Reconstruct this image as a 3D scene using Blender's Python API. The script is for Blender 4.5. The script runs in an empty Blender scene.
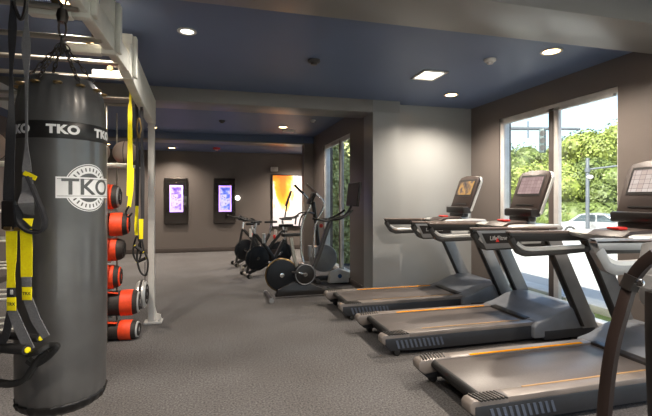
import bpy, bmesh, math, random
from mathutils import Vector, Matrix, Euler
random.seed(7)
C = bpy.context.scene.collection
PI = math.pi
CAMH = 1.45

# ------------------------------------------------------------------ materials
def lin(c):
    return tuple(((x/255)/12.92 if x/255 <= .04045 else ((x/255+.055)/1.055)**2.4) for x in c)
def mat(name, rgb, rough=.5, metal=0., spec=.5, coat=0., noise=None, bump=None, emit=None, estr=1., sheen=0.):
    m = bpy.data.materials.new(name); m.use_nodes = True
    nt = m.node_tree; b = nt.nodes['Principled BSDF']
    col = (*lin(rgb), 1)
    b.inputs['Base Color'].default_value = col
    b.inputs['Roughness'].default_value = rough
    b.inputs['Metallic'].default_value = metal
    b.inputs['Specular IOR Level'].default_value = spec
    b.inputs['Coat Weight'].default_value = coat
    tc = nt.nodes.new('ShaderNodeTexCoord')
    n = nt.nodes.new('ShaderNodeTexNoise'); nt.links.new(tc.outputs['Object'], n.inputs['Vector'])
    sc, amt = noise if noise else (6., .12)
    n.inputs['Scale'].default_value = sc; n.inputs['Detail'].default_value = 3
    r = nt.nodes.new('ShaderNodeValToRGB')
    r.color_ramp.elements[0].position = .3; r.color_ramp.elements[1].position = .7
    r.color_ramp.elements[0].color = tuple(x*(1-amt) for x in col[:3])+(1,)
    r.color_ramp.elements[1].color = tuple(min(1, x*(1+amt)) for x in col[:3])+(1,)
    nt.links.new(n.outputs['Fac'], r.inputs['Fac']); nt.links.new(r.outputs['Color'], b.inputs['Base Color'])
    if bump:
        n2 = nt.nodes.new('ShaderNodeTexNoise'); n2.inputs['Scale'].default_value = bump[0]; n2.inputs['Detail'].default_value = 4
        nt.links.new(tc.outputs['Object'], n2.inputs['Vector'])
        bp = nt.nodes.new('ShaderNodeBump'); bp.inputs['Strength'].default_value = bump[1]; bp.inputs['Distance'].default_value = .01
        nt.links.new(n2.outputs['Fac'], bp.inputs['Height']); nt.links.new(bp.outputs['Normal'], b.inputs['Normal'])
    if emit:
        b.inputs['Emission Color'].default_value = (*lin(emit), 1); b.inputs['Emission Strength'].default_value = estr
    return m
def screen_mat(name, cols, scale, estr, kind='noise'):
    """a lit display: procedural picture made of blocks of colour"""
    m = bpy.data.materials.new(name); m.use_nodes = True
    nt = m.node_tree; b = nt.nodes['Principled BSDF']
    tc = nt.nodes.new('ShaderNodeTexCoord')
    if kind == 'noise':
        n = nt.nodes.new('ShaderNodeTexNoise'); n.inputs['Scale'].default_value = scale; n.inputs['Detail'].default_value = 4
        fac = n.outputs['Fac']
    else:
        n = nt.nodes.new('ShaderNodeTexVoronoi'); n.inputs['Scale'].default_value = scale
        fac = n.outputs['Distance']
    nt.links.new(tc.outputs['Object'], n.inputs['Vector'])
    r = nt.nodes.new('ShaderNodeValToRGB')
    el = r.color_ramp.elements
    while len(el) < len(cols): el.new(.5)
    for i, c in enumerate(cols):
        el[i].position = .3 + .4*i/(len(cols)-1); el[i].color = (*lin(c), 1)
    nt.links.new(fac, r.inputs['Fac'])
    nt.links.new(r.outputs['Color'], b.inputs['Emission Color'])
    b.inputs['Base Color'].default_value = (.02, .02, .02, 1); b.inputs['Roughness'].default_value = .2
    b.inputs['Emission Strength'].default_value = estr
    return m

def tile_mat(name, c1, c2, cm, estr):
    m = bpy.data.materials.new(name); m.use_nodes = True
    nt = m.node_tree; b = nt.nodes['Principled BSDF']; L = nt.links.new
    tc = nt.nodes.new('ShaderNodeTexCoord'); mp = nt.nodes.new('ShaderNodeMapping'); mp.inputs['Rotation'].default_value = (0, 0, 0)
    sx = nt.nodes.new('ShaderNodeSeparateXYZ'); cb = nt.nodes.new('ShaderNodeCombineXYZ'); L(tc.outputs['Object'], sx.inputs[0]); L(sx.outputs['Y'], cb.inputs['X']); L(sx.outputs['Z'], cb.inputs['Y'])
    n = nt.nodes.new('ShaderNodeTexBrick'); n.inputs['Scale'].default_value = 13; n.offset = 0
    n.inputs['Color1'].default_value = (*lin(c1), 1); n.inputs['Color2'].default_value = (*lin(c2), 1); n.inputs['Mortar'].default_value = (*lin(cm), 1)
    n.inputs['Mortar Size'].default_value = .018; n.inputs['Brick Width'].default_value = .62; n.inputs['Row Height'].default_value = .5
    L(cb.outputs[0], n.inputs['Vector']); L(n.outputs['Color'], b.inputs['Emission Color'])
    b.inputs['Base Color'].default_value = (.02, .02, .02, 1); b.inputs['Roughness'].default_value = .2; b.inputs['Emission Strength'].default_value = estr
    return m

M = {}
M['wall'] = mat('taupe_wall_paint', (99, 92, 88), .40, spec=.5, noise=(1.5, .03), bump=(60, .08))
M['wall_daylit'] = mat('daylit_wall_paint', (142, 144, 144), .30, noise=(1.5, .03), bump=(60, .05))  # same taupe wall, lightened in colour to stand in for daylight
M['beam'] = mat('beam_paint', (116, 113, 110), .38, noise=(1.5, .03), bump=(60, .05))
M['ceiling'] = mat('blue_grey_ceiling_paint', (88, 103, 132), .5, noise=(1.2, .04), bump=(40, .04))
M['base'] = mat('dark_baseboard', (70, 63, 60), .4)
M['white'] = mat('off_white_metal', (205, 203, 198), .45, bump=(30, .05))
M['rig'] = mat('rig_powder_coat', (208, 207, 198), .5, noise=(9, .08), bump=(50, .1))
M['galv'] = mat('galvanised_metal', (170, 165, 155), .35, .8)
M['chrome'] = mat('chrome', (220, 220, 220), .15, 1.)
M['frame_al'] = mat('window_frame_metal', (205, 203, 200), .4, .3)
M['frame_dk'] = mat('dark_window_post', (82, 74, 70), .45)
M['vinyl'] = mat('black_vinyl', (74, 73, 72), .36, spec=1., coat=.35, noise=(7, .2), bump=(9, .25))
M['vinyl_dk'] = mat('black_vinyl_band', (30, 29, 29), .4)
M['print'] = mat('white_print', (245, 245, 245), .5)
M['brass'] = mat('brass_grommet', (158, 132, 90), .3, .9)
M['steel_dk'] = mat('dark_steel', (85, 80, 76), .35, .9)
M['yellow'] = mat('yellow_webbing', (255, 232, 6), .6, noise=(120, .08))
M['web'] = mat('black_webbing', (38, 38, 42), .75, noise=(150, .2))
M['web_gr'] = mat('grey_webbing', (105, 105, 108), .75, noise=(150, .15))
M['rubber'] = mat('black_rubber', (28, 28, 28), .6, bump=(80, .2))
M['foam'] = mat('foam_grip', (34, 33, 34), .8)
M['orange'] = mat('orange_canvas', (232, 72, 30), .6, noise=(40, .08))
M['bagblack'] = mat('black_canvas', (42, 36, 33), .65, noise=(30, .3))
M['medball'] = mat('grey_brown_medicine_ball', (150, 134, 124), .55, bump=(30, .2))
M['belt'] = mat('treadmill_belt', (94, 88, 85), .38, noise=(90, .12))
M['rail'] = mat('grey_side_rail', (128, 120, 114), .38, .1)
M['side'] = mat('dark_side_panel', (44, 46, 50), .42)
M['stripe_pale'] = mat('pale_orange_stripe', (176, 138, 92), .5)  # paler orange for the near rail
M['hatch'] = mat('blue_grey_hatch', (82, 90, 104), .45)
M['stripe'] = mat('orange_yellow_stripe', (252, 160, 0), .85, spec=.15)
M['plast'] = mat('black_plastic', (32, 29, 28), .35)
M['brownplast'] = mat('dark_bronze_plastic', (50, 39, 35), .5)
M['railtop'] = mat('taupe_rail_plastic', (112, 98, 90), .4)
M['hood'] = mat('grey_hood_plastic', (118, 122, 128), .4)
M['silver'] = mat('silver_paint', (196, 196, 194), .32, .35)
M['grey'] = mat('satin_grey_paint', (138, 139, 140), .38, .3)
M['dgrey'] = mat('charcoal_paint', (58, 57, 56), .4, .2)
M['red'] = mat('red_plastic', (215, 50, 40), .4)
M['blue'] = mat('blue_plastic', (40, 80, 130), .4)
M['disc'] = mat('flywheel_disc', (36, 38, 42), .4, .5)
M['arm'] = mat('dark_bronze_tube', (44, 34, 31), .4, .3)
M['leaf'] = mat('leaf_green', (112, 124, 54), .6, noise=(.9, .35))
M['leaf2'] = mat('leaf_deep_green', (84, 98, 44), .6, noise=(.9, .35))
M['leaf3'] = mat('olive_hedge_leaf', (184, 188, 126), .6, noise=(.9, .3))
M['bark'] = mat('bark', (90, 76, 62), .8)
M['road'] = mat('pale_concrete', (172, 171, 166), .8, noise=(.4, .05))
M['curb'] = mat('white_curb', (190, 188, 182), .7)
M['grass'] = mat('grass_green', (96, 112, 50), .8, noise=(14, .35))
M['polegrey'] = mat('grey_pole_metal', (84, 90, 96), .6, .2)
M['signal'] = mat('signal_housing', (70, 84, 84), .5)
M['car'] = mat('silver_car_paint', (150, 152, 154), .25, .2, coat=.6)
M['carglass'] = mat('car_window', (60, 72, 78), .1)
M['tyre'] = mat('tyre', (30, 30, 30), .7)
M['scr_yellow'] = screen_mat('display_gold_picture', [(60, 45, 45), (150, 110, 70), (230, 170, 80), (90, 70, 70)], 7, .36)
M['scr_pink'] = tile_mat('display_pink_grid', (196, 166, 162), (170, 140, 140), (120, 92, 92), .42)
M['scr_pale'] = tile_mat('display_pale_tiles', (220, 208, 200), (196, 176, 166), (110, 90, 90), .5)
M['scr_purple'] = screen_mat('display_violet_scene', [(90, 50, 170), (150, 110, 220), (225, 205, 235), (120, 80, 110)], 9, .75)
M['scr_blue'] = screen_mat('display_blue_scene', [(60, 30, 160), (70, 100, 200), (200, 190, 235), (60, 60, 110)], 9, .75)
M['scr_edge'] = mat('display_glow_border', (200, 170, 255), .3, emit=(170, 130, 245), estr=.8)
M['glossblack'] = mat('black_mirror_glass', (96, 92, 90), .05, .9)
M['lamp'] = mat('lamp_lens', (255, 240, 215), .4, emit=(255, 206, 140), estr=9.)
M['lamp_cool'] = mat('cool_lamp_lens', (255, 250, 240), .4, emit=(255, 246, 230), estr=2.2)
M['globe'] = mat('white_globe', (250, 246, 238), .4, emit=(255, 248, 236), estr=1.4)

def carpet():
    m = bpy.data.materials.new('speckled_carpet'); m.use_nodes = True
    nt = m.node_tree; b = nt.nodes['Principled BSDF']; L = nt.links.new
    tc = nt.nodes.new('ShaderNodeTexCoord')
    n1 = nt.nodes.new('ShaderNodeTexNoise'); n1.inputs['Scale'].default_value = 70; n1.inputs['Detail'].default_value = 6; n1.inputs['Roughness'].default_value = .75
    n2 = nt.nodes.new('ShaderNodeTexNoise'); n2.inputs['Scale'].default_value = 1.1; n2.inputs['Detail'].default_value = 2
    n3 = nt.nodes.new('ShaderNodeTexVoronoi'); n3.inputs['Scale'].default_value = 120
    for n in (n1, n2, n3): L(tc.outputs['Object'], n.inputs['Vector'])
    r = nt.nodes.new('ShaderNodeValToRGB'); e = r.color_ramp.elements
    e[0].position = .32; e[0].color = (*lin((34, 34, 35)), 1); e[1].position = .68; e[1].color = (*lin((128, 126, 126)), 1)
    L(n1.outputs['Fac'], r.inputs['Fac'])
    r2 = nt.nodes.new('ShaderNodeValToRGB'); e = r2.color_ramp.elements
    e[0].position = .35; e[0].color = (.8, .78, .76, 1); e[1].position = .65; e[1].color = (1, 1, 1, 1)
    L(n2.outputs['Fac'], r2.inputs['Fac'])
    mx = nt.nodes.new('ShaderNodeMix'); mx.data_type = 'RGBA'; mx.blend_type = 'MULTIPLY'; mx.inputs[0].default_value = 1
    L(r.outputs['Color'], mx.inputs[6]); L(r2.outputs['Color'], mx.inputs[7])
    L(mx.outputs[2], b.inputs['Base Color'])
    b.inputs['Roughness'].default_value = .85; b.inputs['Specular IOR Level'].default_value = .25
    bp = nt.nodes.new('ShaderNodeBump'); bp.inputs['Strength'].default_value = .5; bp.inputs['Distance'].default_value = .004
    L(n3.outputs['Distance'], bp.inputs['Height']); L(bp.outputs['Normal'], b.inputs['Normal'])
    return m
M['carpet'] = carpet()
def glass():
    m = bpy.data.materials.new('window_glass'); m.use_nodes = True
    nt = m.node_tree; nt.nodes.clear()
    o = nt.nodes.new('ShaderNodeOutputMaterial'); t = nt.nodes.new('ShaderNodeBsdfTransparent'); g = nt.nodes.new('ShaderNodeBsdfGlossy')
    t.inputs[0].default_value = (.95, .97, .96, 1); g.inputs['Roughness'].default_value = .02
    mx = nt.nodes.new('ShaderNodeMixShader'); mx.inputs[0].default_value = .04
    nt.links.new(t.outputs[0], mx.inputs[1]); nt.links.new(g.outputs[0], mx.inputs[2]); nt.links.new(mx.outputs[0], o.inputs[0])
    return m
M['glass'] = glass()
def painting_mat():
    m = bpy.data.materials.new('abstract_orange_painting'); m.use_nodes = True
    nt = m.node_tree; b = nt.nodes['Principled BSDF']; L = nt.links.new
    tc = nt.nodes.new('ShaderNodeTexCoord'); mp = nt.nodes.new('ShaderNodeMapping'); mp.inputs['Scale'].default_value = (1.3, 1, .8)
    mp.inputs['Location'].default_value = (.62, 3., .2)
    n = nt.nodes.new('ShaderNodeTexNoise'); n.inputs['Scale'].default_value = 1.7; n.inputs['Detail'].default_value = 5; n.inputs['Distortion'].default_value = .6
    L(tc.outputs['Object'], mp.inputs['Vector']); L(mp.outputs['Vector'], n.inputs['Vector'])
    sx = nt.nodes.new('ShaderNodeSeparateXYZ'); L(tc.outputs['Object'], sx.inputs[0])
    # blob of orange towards the upper left of the canvas
    d = nt.nodes.new('ShaderNodeVectorMath'); d.operation = 'DISTANCE'
    m2 = nt.nodes.new('ShaderNodeMapping'); m2.inputs['Scale'].default_value = (1.5, 0, .72); L(tc.outputs['Object'], m2.inputs['Vector'])
    L(m2.outputs['Vector'], d.inputs[0]); d.inputs[1].default_value = (-.36, 0, .3)
    ad = nt.nodes.new('ShaderNodeMath'); ad.operation = 'MULTIPLY_ADD'; ad.inputs[1].default_value = .9; L(n.outputs['Fac'], ad.inputs[0]); L(d.outputs['Value'], ad.inputs[2])
    r = nt.nodes.new('ShaderNodeValToRGB'); e = r.color_ramp.elements
    while len(e) < 5: e.new(.5)
    for i, (p, c) in enumerate([(.66, (214, 100, 6)), (.84, (238, 146, 30)), (.91, (248, 214, 140)), (.96, (244, 242, 238)), (1., (190, 184, 186))]):
        e[i].position = p; e[i].color = (*lin(c), 1)
    L(ad.outputs[0], r.inputs['Fac']); L(r.outputs['Color'], b.inputs['Base Color'])
    L(r.outputs['Color'], b.inputs['Emission Color']); b.inputs['Emission Strength'].default_value = .3  # canvas given a faint glow so it looks lit
    b.inputs['Roughness'].default_value = .5
    return m
M['painting'] = painting_mat()

# ------------------------------------------------------------------ mesh helpers
class MB:
    def __init__(s): s.bm = bmesh.new()
    def _add(s, tmp, mtx=None):
        if mtx is not None: bmesh.ops.transform(tmp, matrix=mtx, verts=tmp.verts)
        me = bpy.data.meshes.new('t'); tmp.to_mesh(me); tmp.free(); s.bm.from_mesh(me); bpy.data.meshes.remove(me); return s
    def box(s, c, d, rot=(0, 0, 0), bev=0., seg=2):
        t = bmesh.new(); bmesh.ops.create_cube(t, size=1)
        bmesh.ops.transform(t, matrix=Matrix.Diagonal((*d, 1)), verts=t.verts)
        if bev: bmesh.ops.bevel(t, geom=t.edges[:], offset=min(bev, min(d)*.49), segments=seg, profile=.5, affect='EDGES')
        return s._add(t, Matrix.Translation(c) @ Euler(rot).to_matrix().to_4x4())
    def bb(s, x0, x1, y0, y1, z0, z1, bev=0.):
        return s.box(((x0+x1)/2, (y0+y1)/2, (z0+z1)/2), (x1-x0, y1-y0, z1-z0), bev=bev)
    def cyl(s, a, b, r, r2=None, n=20, bev=0.):
        a, b = Vector(a), Vector(b); d = b-a
        t = bmesh.new(); bmesh.ops.create_cone(t, cap_ends=True, segments=n, radius1=r, radius2=r if r2 is None else r2, depth=d.length)
        if bev:
            ed = [e for e in t.edges if len(e.link_faces) == 2 and any(len(f.verts) > 4 for f in e.link_faces)]
            bmesh.ops.bevel(t, geom=ed, offset=bev, segments=2, profile=.5, affect='EDGES')
        q = Vector((0, 0, 1)).rotation_difference(d)
        return s._add(t, Matrix.Translation((a+b)/2) @ q.to_matrix().to_4x4())
    def sphere(s, c, r, sc=(1, 1, 1), n=24):
        t = bmesh.new(); bmesh.ops.create_uvsphere(t, u_segments=n, v_segments=n//2, radius=r)
        return s._add(t, Matrix.Translation(c) @ Matrix.Diagonal((*sc, 1)))
    def prism(s, pts, d0, d1, axis='y', bev=0., seg=2):
        """polygon pts given in the plane square to axis, stretched from d0 to d1"""
        t = bmesh.new()
        def p3(p, d): return {'y': (p[0], d, p[1]), 'x': (d, p[0], p[1]), 'z': (p[0], p[1], d)}[axis]
        va = [t.verts.new(p3(p, d0)) for p in pts]; vb = [t.verts.new(p3(p, d1)) for p in pts]
        t.faces.new(va); t.faces.new(vb[::-1])
        n = len(pts)
        for i in range(n): t.faces.new((va[i], vb[i], vb[(i+1) % n], va[(i+1) % n]))
        bmesh.ops.recalc_face_normals(t, faces=t.faces)
        if bev: bmesh.ops.bevel(t, geom=t.edges[:], offset=bev, segments=seg, profile=.5, affect='EDGES')
        return s._add(t)
    def tube(s, pts, r, n=10, smooth=6, closed=False, flat=None):
        """round (or flat: (w, h)) bar swept through points (Catmull-Rom when smooth > 1); r a number or one per point"""
        P = [Vector(p) for p in pts]; R = r if isinstance(r, (list, tuple)) else [r]*len(P)
        Q, RR = [], []
        k = len(P)
        if smooth > 1:
            rng = range(k if closed else k-1)
            for i in rng:
                g = lambda j: P[j % k] if closed else P[max(0, min(k-1, j))]
                p0, p1, p2, p3 = g(i-1), g(i), g(i+1), g(i+2)
                for t_ in range(smooth):
                    t = t_/smooth
                    Q.append(.5*((2*p1)+(p2-p0)*t+(2*p0-5*p1+4*p2-p3)*t*t+(3*p1-p0-3*p2+p3)*t**3))
                    RR.append(R[i]*(1-t)+R[(i+1) % k]*t)
            if not closed: Q.append(P[-1]); RR.append(R[-1])
        else: Q, RR = P, R
        t = bmesh.new(); rings = []; m = len(Q)
        up = None
        for i in range(m):
            d = (Q[(i+1) % m]-Q[i-1]) if closed else (Q[min(i+1, m-1)]-Q[max(i-1, 0)])
            if d.length < 1e-9: d = Vector((0, 0, 1))
            d.normalize()
            if up is None: up = Vector((0, 0, 1)) if abs(d.z) < .9 else Vector((0, 1, 0))
            u = up-d*up.dot(d)
            if u.length < 1e-5: u = Vector((1, 0, 0))-d*d.x
            u.normalize(); v = d.cross(u); up = u
            if flat:
                w, h = flat
                rings.append([t.verts.new(Q[i]+v*w/2*a*RR[i]+u*h/2*b_*RR[i]) for a, b_ in ((-1, -.6), (-.8, -1), (.8, -1), (1, -.6), (1, .6), (.8, 1), (-.8, 1), (-1, .6))])
            else:
                rings.append([t.verts.new(Q[i]+(u*math.cos(2*PI*j/n)+v*math.sin(2*PI*j/n))*RR[i]) for j in range(n)])
        nn = len(rings[0])
        for i in range(m if closed else m-1):
            a, b = rings[i], rings[(i+1) % m]
            for j in range(nn): t.faces.new((a[j], a[(j+1) % nn], b[(j+1) % nn], b[j]))
        if not closed: t.faces.new(rings[0][::-1]); t.faces.new(rings[-1])
        bmesh.ops.recalc_face_normals(t, faces=t.faces)
        return s._add(t)
    def ring(s, c, R, r, axis='y', n=32, m=8):
        pts = []
        for i in range(n):
            a = 2*PI*i/n; ca, sa = R*math.cos(a), R*math.sin(a)
            pts.append(Vector(c)+Vector({'y': (ca, 0, sa), 'x': (0, ca, sa), 'z': (ca, sa, 0)}[axis]))
        return s.tube(pts, r, n=m, smooth=1, closed=True)
    def lathe(s, prof, c, axis='z', n=40):
        t = bmesh.new(); rings = []
        for r, h in prof:
            if r < 1e-6: rings.append([t.verts.new((0, 0, h))])
            else: rings.append([t.verts.new((r*math.cos(2*PI*j/n), r*math.sin(2*PI*j/n), h)) for j in range(n)])
        for a, b in zip(rings, rings[1:]):
            for j in range(n):
                f = [a[j % len(a)], a[(j+1) % n % len(a)] if len(a) > 1 else None, b[(j+1) % n] if len(b) > 1 else b[0], b[j] if len(b) > 1 else None]
                f = [v for v in f if v is not None]
                f = list(dict.fromkeys(f))
                if len(f) > 2: t.faces.new(f)
        bmesh.ops.recalc_face_normals(t, faces=t.faces)
        R = {'z': Matrix.Identity(4), 'x': Matrix.Rotation(PI/2, 4, 'Y'), 'y': Matrix.Rotation(-PI/2, 4, 'X')}[axis]
        return s._add(t, Matrix.Translation(c) @ R)
    def ribbon(s, pts, w, th=.003):
        """webbing: pts = (x, y, z, twist angle, width factor), run downwards; smooth between"""
        k = len(pts); Q = []
        for i in range(k-1):
            for q in range(6):
                t = q/6; t2 = t*t*(3-2*t)
                Q.append([pts[i][j]*(1-(t2 if j > 2 else t))+pts[i+1][j]*(t2 if j > 2 else t) for j in range(5)])
        Q.append(list(pts[-1]))
        t = bmesh.new(); rings = []
        for i, (x, y, z, a, f) in enumerate(Q):
            p = Vector((x, y, z)); d = Vector(Q[min(i+1, len(Q)-1)][:3])-Vector(Q[max(i-1, 0)][:3]); d.normalize()
            wv = Vector((math.cos(a), math.sin(a), 0)); wv = wv-d*wv.dot(d); wv.normalize(); nv = d.cross(wv)
            rings.append([t.verts.new(p+wv*w/2*f*sx+nv*th/2*sy) for sx, sy in ((-1, -1), (1, -1), (1, 1), (-1, 1))])
        for a, b in zip(rings, rings[1:]):
            for j in range(4): t.faces.new((a[j], a[(j+1) % 4], b[(j+1) % 4], b[j]))
        t.faces.new(rings[0][::-1]); t.faces.new(rings[-1]); bmesh.ops.recalc_face_normals(t, faces=t.faces)
        return s._add(t)
    def build(s, name, m, parent=None, sharp=38, mtx=None):
        bm = s.bm
        if mtx is not None: bmesh.ops.transform(bm, matrix=mtx, verts=bm.verts)
        bm.normal_update()
        for f in bm.faces: f.smooth = True
        for e in bm.edges:
            e.smooth = len(e.link_faces) == 2 and e.calc_face_angle(0) < math.radians(sharp)
        me = bpy.data.meshes.new(name); bm.to_mesh(me); bm.free()
        o = bpy.data.objects.new(name, me); C.objects.link(o)
        for x in (m if isinstance(m, (list, tuple)) else [m]): me.materials.append(x)
        if parent is not None: o.parent = parent
        return o

def tag(o, label, cat, group=None, kind=None):
    o['label'] = label; o['category'] = cat
    if group: o['group'] = group
    if kind: o['kind'] = kind
    return o
def thing(name, loc, rz, label, cat, group=None):
    o = bpy.data.objects.new(name, None); C.objects.link(o); o.location = loc; o.rotation_euler = (0, 0, rz)
    o.empty_display_size = .1
    return tag(o, label, cat, group)
def struct(o, label=None):
    o['kind'] = 'structure'
    if label: o['label'] = label
    return o
def kids(o): return [c for c in bpy.data.objects if c.parent == o]
def copy_tree(o, parent=None):
    c = o.copy(); C.objects.link(c); c.parent = parent
    for ch in kids(o): copy_tree(ch, c)
    return c
def text_bm(txt, size, cuts=0, extrude=.0, space=1., bold=.018):
    cu = bpy.data.curves.new('txt', 'FONT'); cu.body = txt; cu.size = size; cu.align_x = 'CENTER'; cu.align_y = 'CENTER'
    cu.extrude = extrude; cu.space_character = space; cu.offset = size*bold
    o = bpy.data.objects.new('txt', cu); C.objects.link(o)
    dg = bpy.context.evaluated_depsgraph_get(); dg.update()
    me = bpy.data.meshes.new_from_object(o.evaluated_get(dg))
    bm = bmesh.new(); bm.from_mesh(me)
    bpy.data.objects.remove(o); bpy.data.curves.remove(cu); bpy.data.meshes.remove(me)
    if cuts:
        xs = [v.co.x for v in bm.verts]; a, b = min(xs), max(xs)
        for i in range(1, cuts):
            bmesh.ops.bisect_plane(bm, geom=bm.verts[:]+bm.edges[:]+bm.faces[:], plane_co=(a+(b-a)*i/cuts, 0, 0), plane_no=(1, 0, 0))
    return bm
def wrap(bm, R, ang, zc):
    """bend a flat (x right, y up) mesh round a vertical cylinder of radius R, centred at angle ang"""
    for v in bm.verts:
        a = ang+v.co.x/R; r = R+v.co.z
        v.co = Vector((r*math.cos(a), r*math.sin(a), zc+v.co.y))
    bm.normal_update(); return bm

# ------------------------------------------------------------------ the room
H = 2.90; HB = 2.75; BZ = 2.72
XR = 3.98; XC = 2.22; YM = 5.95; YB = 12.0; XL = -3.6; Y0 = -2.2
TH = .2
struct(MB().bb(XL-TH, XR+TH, Y0-TH, YM+TH, -.1, 0).bb(XL-TH, 2.95, YM+TH, YB+TH, -.1, 0).build('floor', M['carpet']), 'speckled grey carpet floor')
b = MB(); b.bb(XL-TH, XR+TH, Y0-TH, YM+TH, H, H+.15); b.bb(XL-TH, XC+TH, YM+TH, 9.6, H, H+.15)
struct(b.build('ceiling', M['ceiling']), 'slate blue painted ceiling')
struct(MB().bb(XL-TH, 2.95, 9.6, YB+TH, HB, HB+.15).build('ceiling_back', M['ceiling']), 'lower slate blue ceiling of far room')
# right wall with the big window (and two more windows behind the camera)
W1 = (3.40, 5.26, .06, 2.61)
W3 = (-2.0, 2.15, .06, 2.61)
b = MB()
for y0, y1 in ((Y0-TH, W3[0]), (W3[1], W1[0]), (W1[1], YM+TH)): b.bb(XR, XR+TH, y0, y1, 0, H)
for w in (W1, W3): b.bb(XR, XR+TH, w[0], w[1], w[3], H); b.bb(XR, XR+TH, w[0], w[1], 0, w[2])
struct(b.build('wall_right', M['wall']), 'taupe wall holding the tall window')
struct(MB().bb(2.65, XR, YM, YM+TH, 0, H).build('wall_middle', M['wall_daylit']), 'wall, coloured as if daylit, behind the farthest treadmill')
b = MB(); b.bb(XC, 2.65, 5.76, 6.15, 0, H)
struct(b.build('wall_column', M['wall_daylit']), 'wall pier below the ceiling beam')
# corridor wall with window 2
W2 = (6.85, 8.66, .10, 2.59)
b = MB()
b.bb(XC, XC+TH, 6.15, W2[0], 0, H); b.bb(XC, XC+TH, W2[1], 9.6, 0, H)
b.bb(XC, XC+TH, W2[0], W2[1], W2[3], H); b.bb(XC, XC+TH, W2[0], W2[1], 0, W2[2])
struct(b.build('wall_corridor', M['wall']), 'taupe wall behind the bikes')
struct(MB().bb(1.99, XC+TH, 9.6, 9.85, 0, H).build('wall_nib', M['wall']))
struct(MB().bb(XL-TH, 2.95, YB, YB+TH, 0, HB).build('wall_back', M['wall']), 'far taupe wall with two display mirrors')
struct(MB().bb(2.75, 2.95, 9.85, YB, 0, HB).build('wall_far_right', M['wall']))
struct(MB().bb(XC+TH, 2.95, 9.6, 9.85, 0, HB).build('wall_far_front', M['wall']))
struct(MB().bb(XL-TH, XL, Y0-TH, YB, 0, H).build('wall_left', M['wall']))
# rear wall of the room behind the camera, its unseen window widened to add fill daylight
W4 = (-.3, 3.7, .1, 2.75)
b = MB(); b.bb(XL, W4[0], Y0-TH, Y0, 0, H); b.bb(W4[1], XR, Y0-TH, Y0, 0, H); b.bb(W4[0], W4[1], Y0-TH, Y0, 0, W4[2]); b.bb(W4[0], W4[1], Y0-TH, Y0, W4[3], H)
struct(b.build('wall_near', M['wall']))
# ceiling beams
struct(MB().bb(XL, XR, 2.34, 2.84, BZ, H, bev=.006).build('trim_1', M['beam']), 'dropped grey ceiling beam nearest the camera')
struct(MB().bb(XL, 2.65, 5.76, 6.26, BZ, H+.01, bev=.004).build('trim_2', M['beam']), 'dropped grey ceiling beam on the wall pier')
struct(MB().bb(XL, 1.99, 9.6, 10.1, BZ, H+.01, bev=.004).build('trim_3', M['beam']), 'farthest dropped ceiling beam')
# baseboards
def baseb(name, x0, x1, y0, y1, h=.11): struct(MB().bb(x0, x1, y0, y1, 0, h, bev=.004).build(name, M['base']))
baseb('baseboard_right', XR-.018, XR, Y0, YM, .06)
baseb('baseboard_middle', 2.65, XR-.02, YM-.018, YM)
baseb('baseboard_corridor', XC-.018, XC, 5.76, 9.6, .1)
baseb('baseboard_back', XL, 2.75, YB-.02, YB, .12)
baseb('baseboard_column', XC, 2.65, 5.742, 5.76)
baseb('baseboard_left', XL, XL+.018, Y0, YB)

def window(name, x, y0, y1, z0, z1, mull, label):
    """tall window in a wall square to x; frame, middle post and panes are its parts"""
    root = bpy.data.objects.new(name, None); C.objects.link(root); root.location = (x+.012, (y0+y1)/2, z0); struct(root, label)
    hy = (y1-y0)/2; h = z1-z0
    f = MB()
    for s in (-1, 1):
        f.box((.06, s*(hy-(.03 if s > 0 else .011)), h/2), (.11, .06 if s > 0 else .022, h), bev=.004)
        if s > 0: f.box((.02, s*(hy-.075), h/2), (.05, .03, h-.1), bev=.004)
    f.box((.06, 0, h-.03), (.11, hy*2, .06), bev=.004); f.box((.02, 0, h-.075), (.05, hy*2-.12, .03), bev=.004)
    f.box((.06, 0, .03), (.13, hy*2, .06), bev=.004)
    f.build('window_frame', M['frame_al'], root)
    m = mull-(y0+y1)/2
    MB().box((.02, m+.04, h/2), (.05, .08, h-.1), bev=.004).build('window_post', M['frame_dk'], root)
    MB().box((.02, m-.038, h/2), (.05, .074, h-.1), bev=.004).build('sash_frame', M['frame_al'], root)
    for a, c in ((-hy+.02, m-.076), (m+.08, hy-.06)):
        MB().box((.06, (a+c)/2, h/2), (.008, c-a, h-.1)).build('window_pane', M['glass'], root)
    return root
window('window_1', XR, *W1, 4.255, 'tall two pane window onto the street')
window('window_2', XC, *W2, 7.45, 'narrow two pane window behind the bikes')
window('window_3', XR, *W3, .1, 'tall window beside the camera')
MB2 = bpy.data.objects.new('window_4', None); C.objects.link(MB2); MB2.location = (1.7, Y0, .1); struct(MB2)
f = MB()
for x in (-1.97, -.66, .66, 1.97): f.box((x, -.06, 1.325), (.06, .1, 2.65), bev=.004)
for z in (.03, 2.62): f.box((0, -.06, z), (4.0, .1, .06), bev=.004)
f.build('window_frame', M['frame_al'], MB2)
MB().box((0, -.06, 1.325), (3.95, .008, 2.55)).build('window_pane', M['glass'], MB2)

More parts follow.
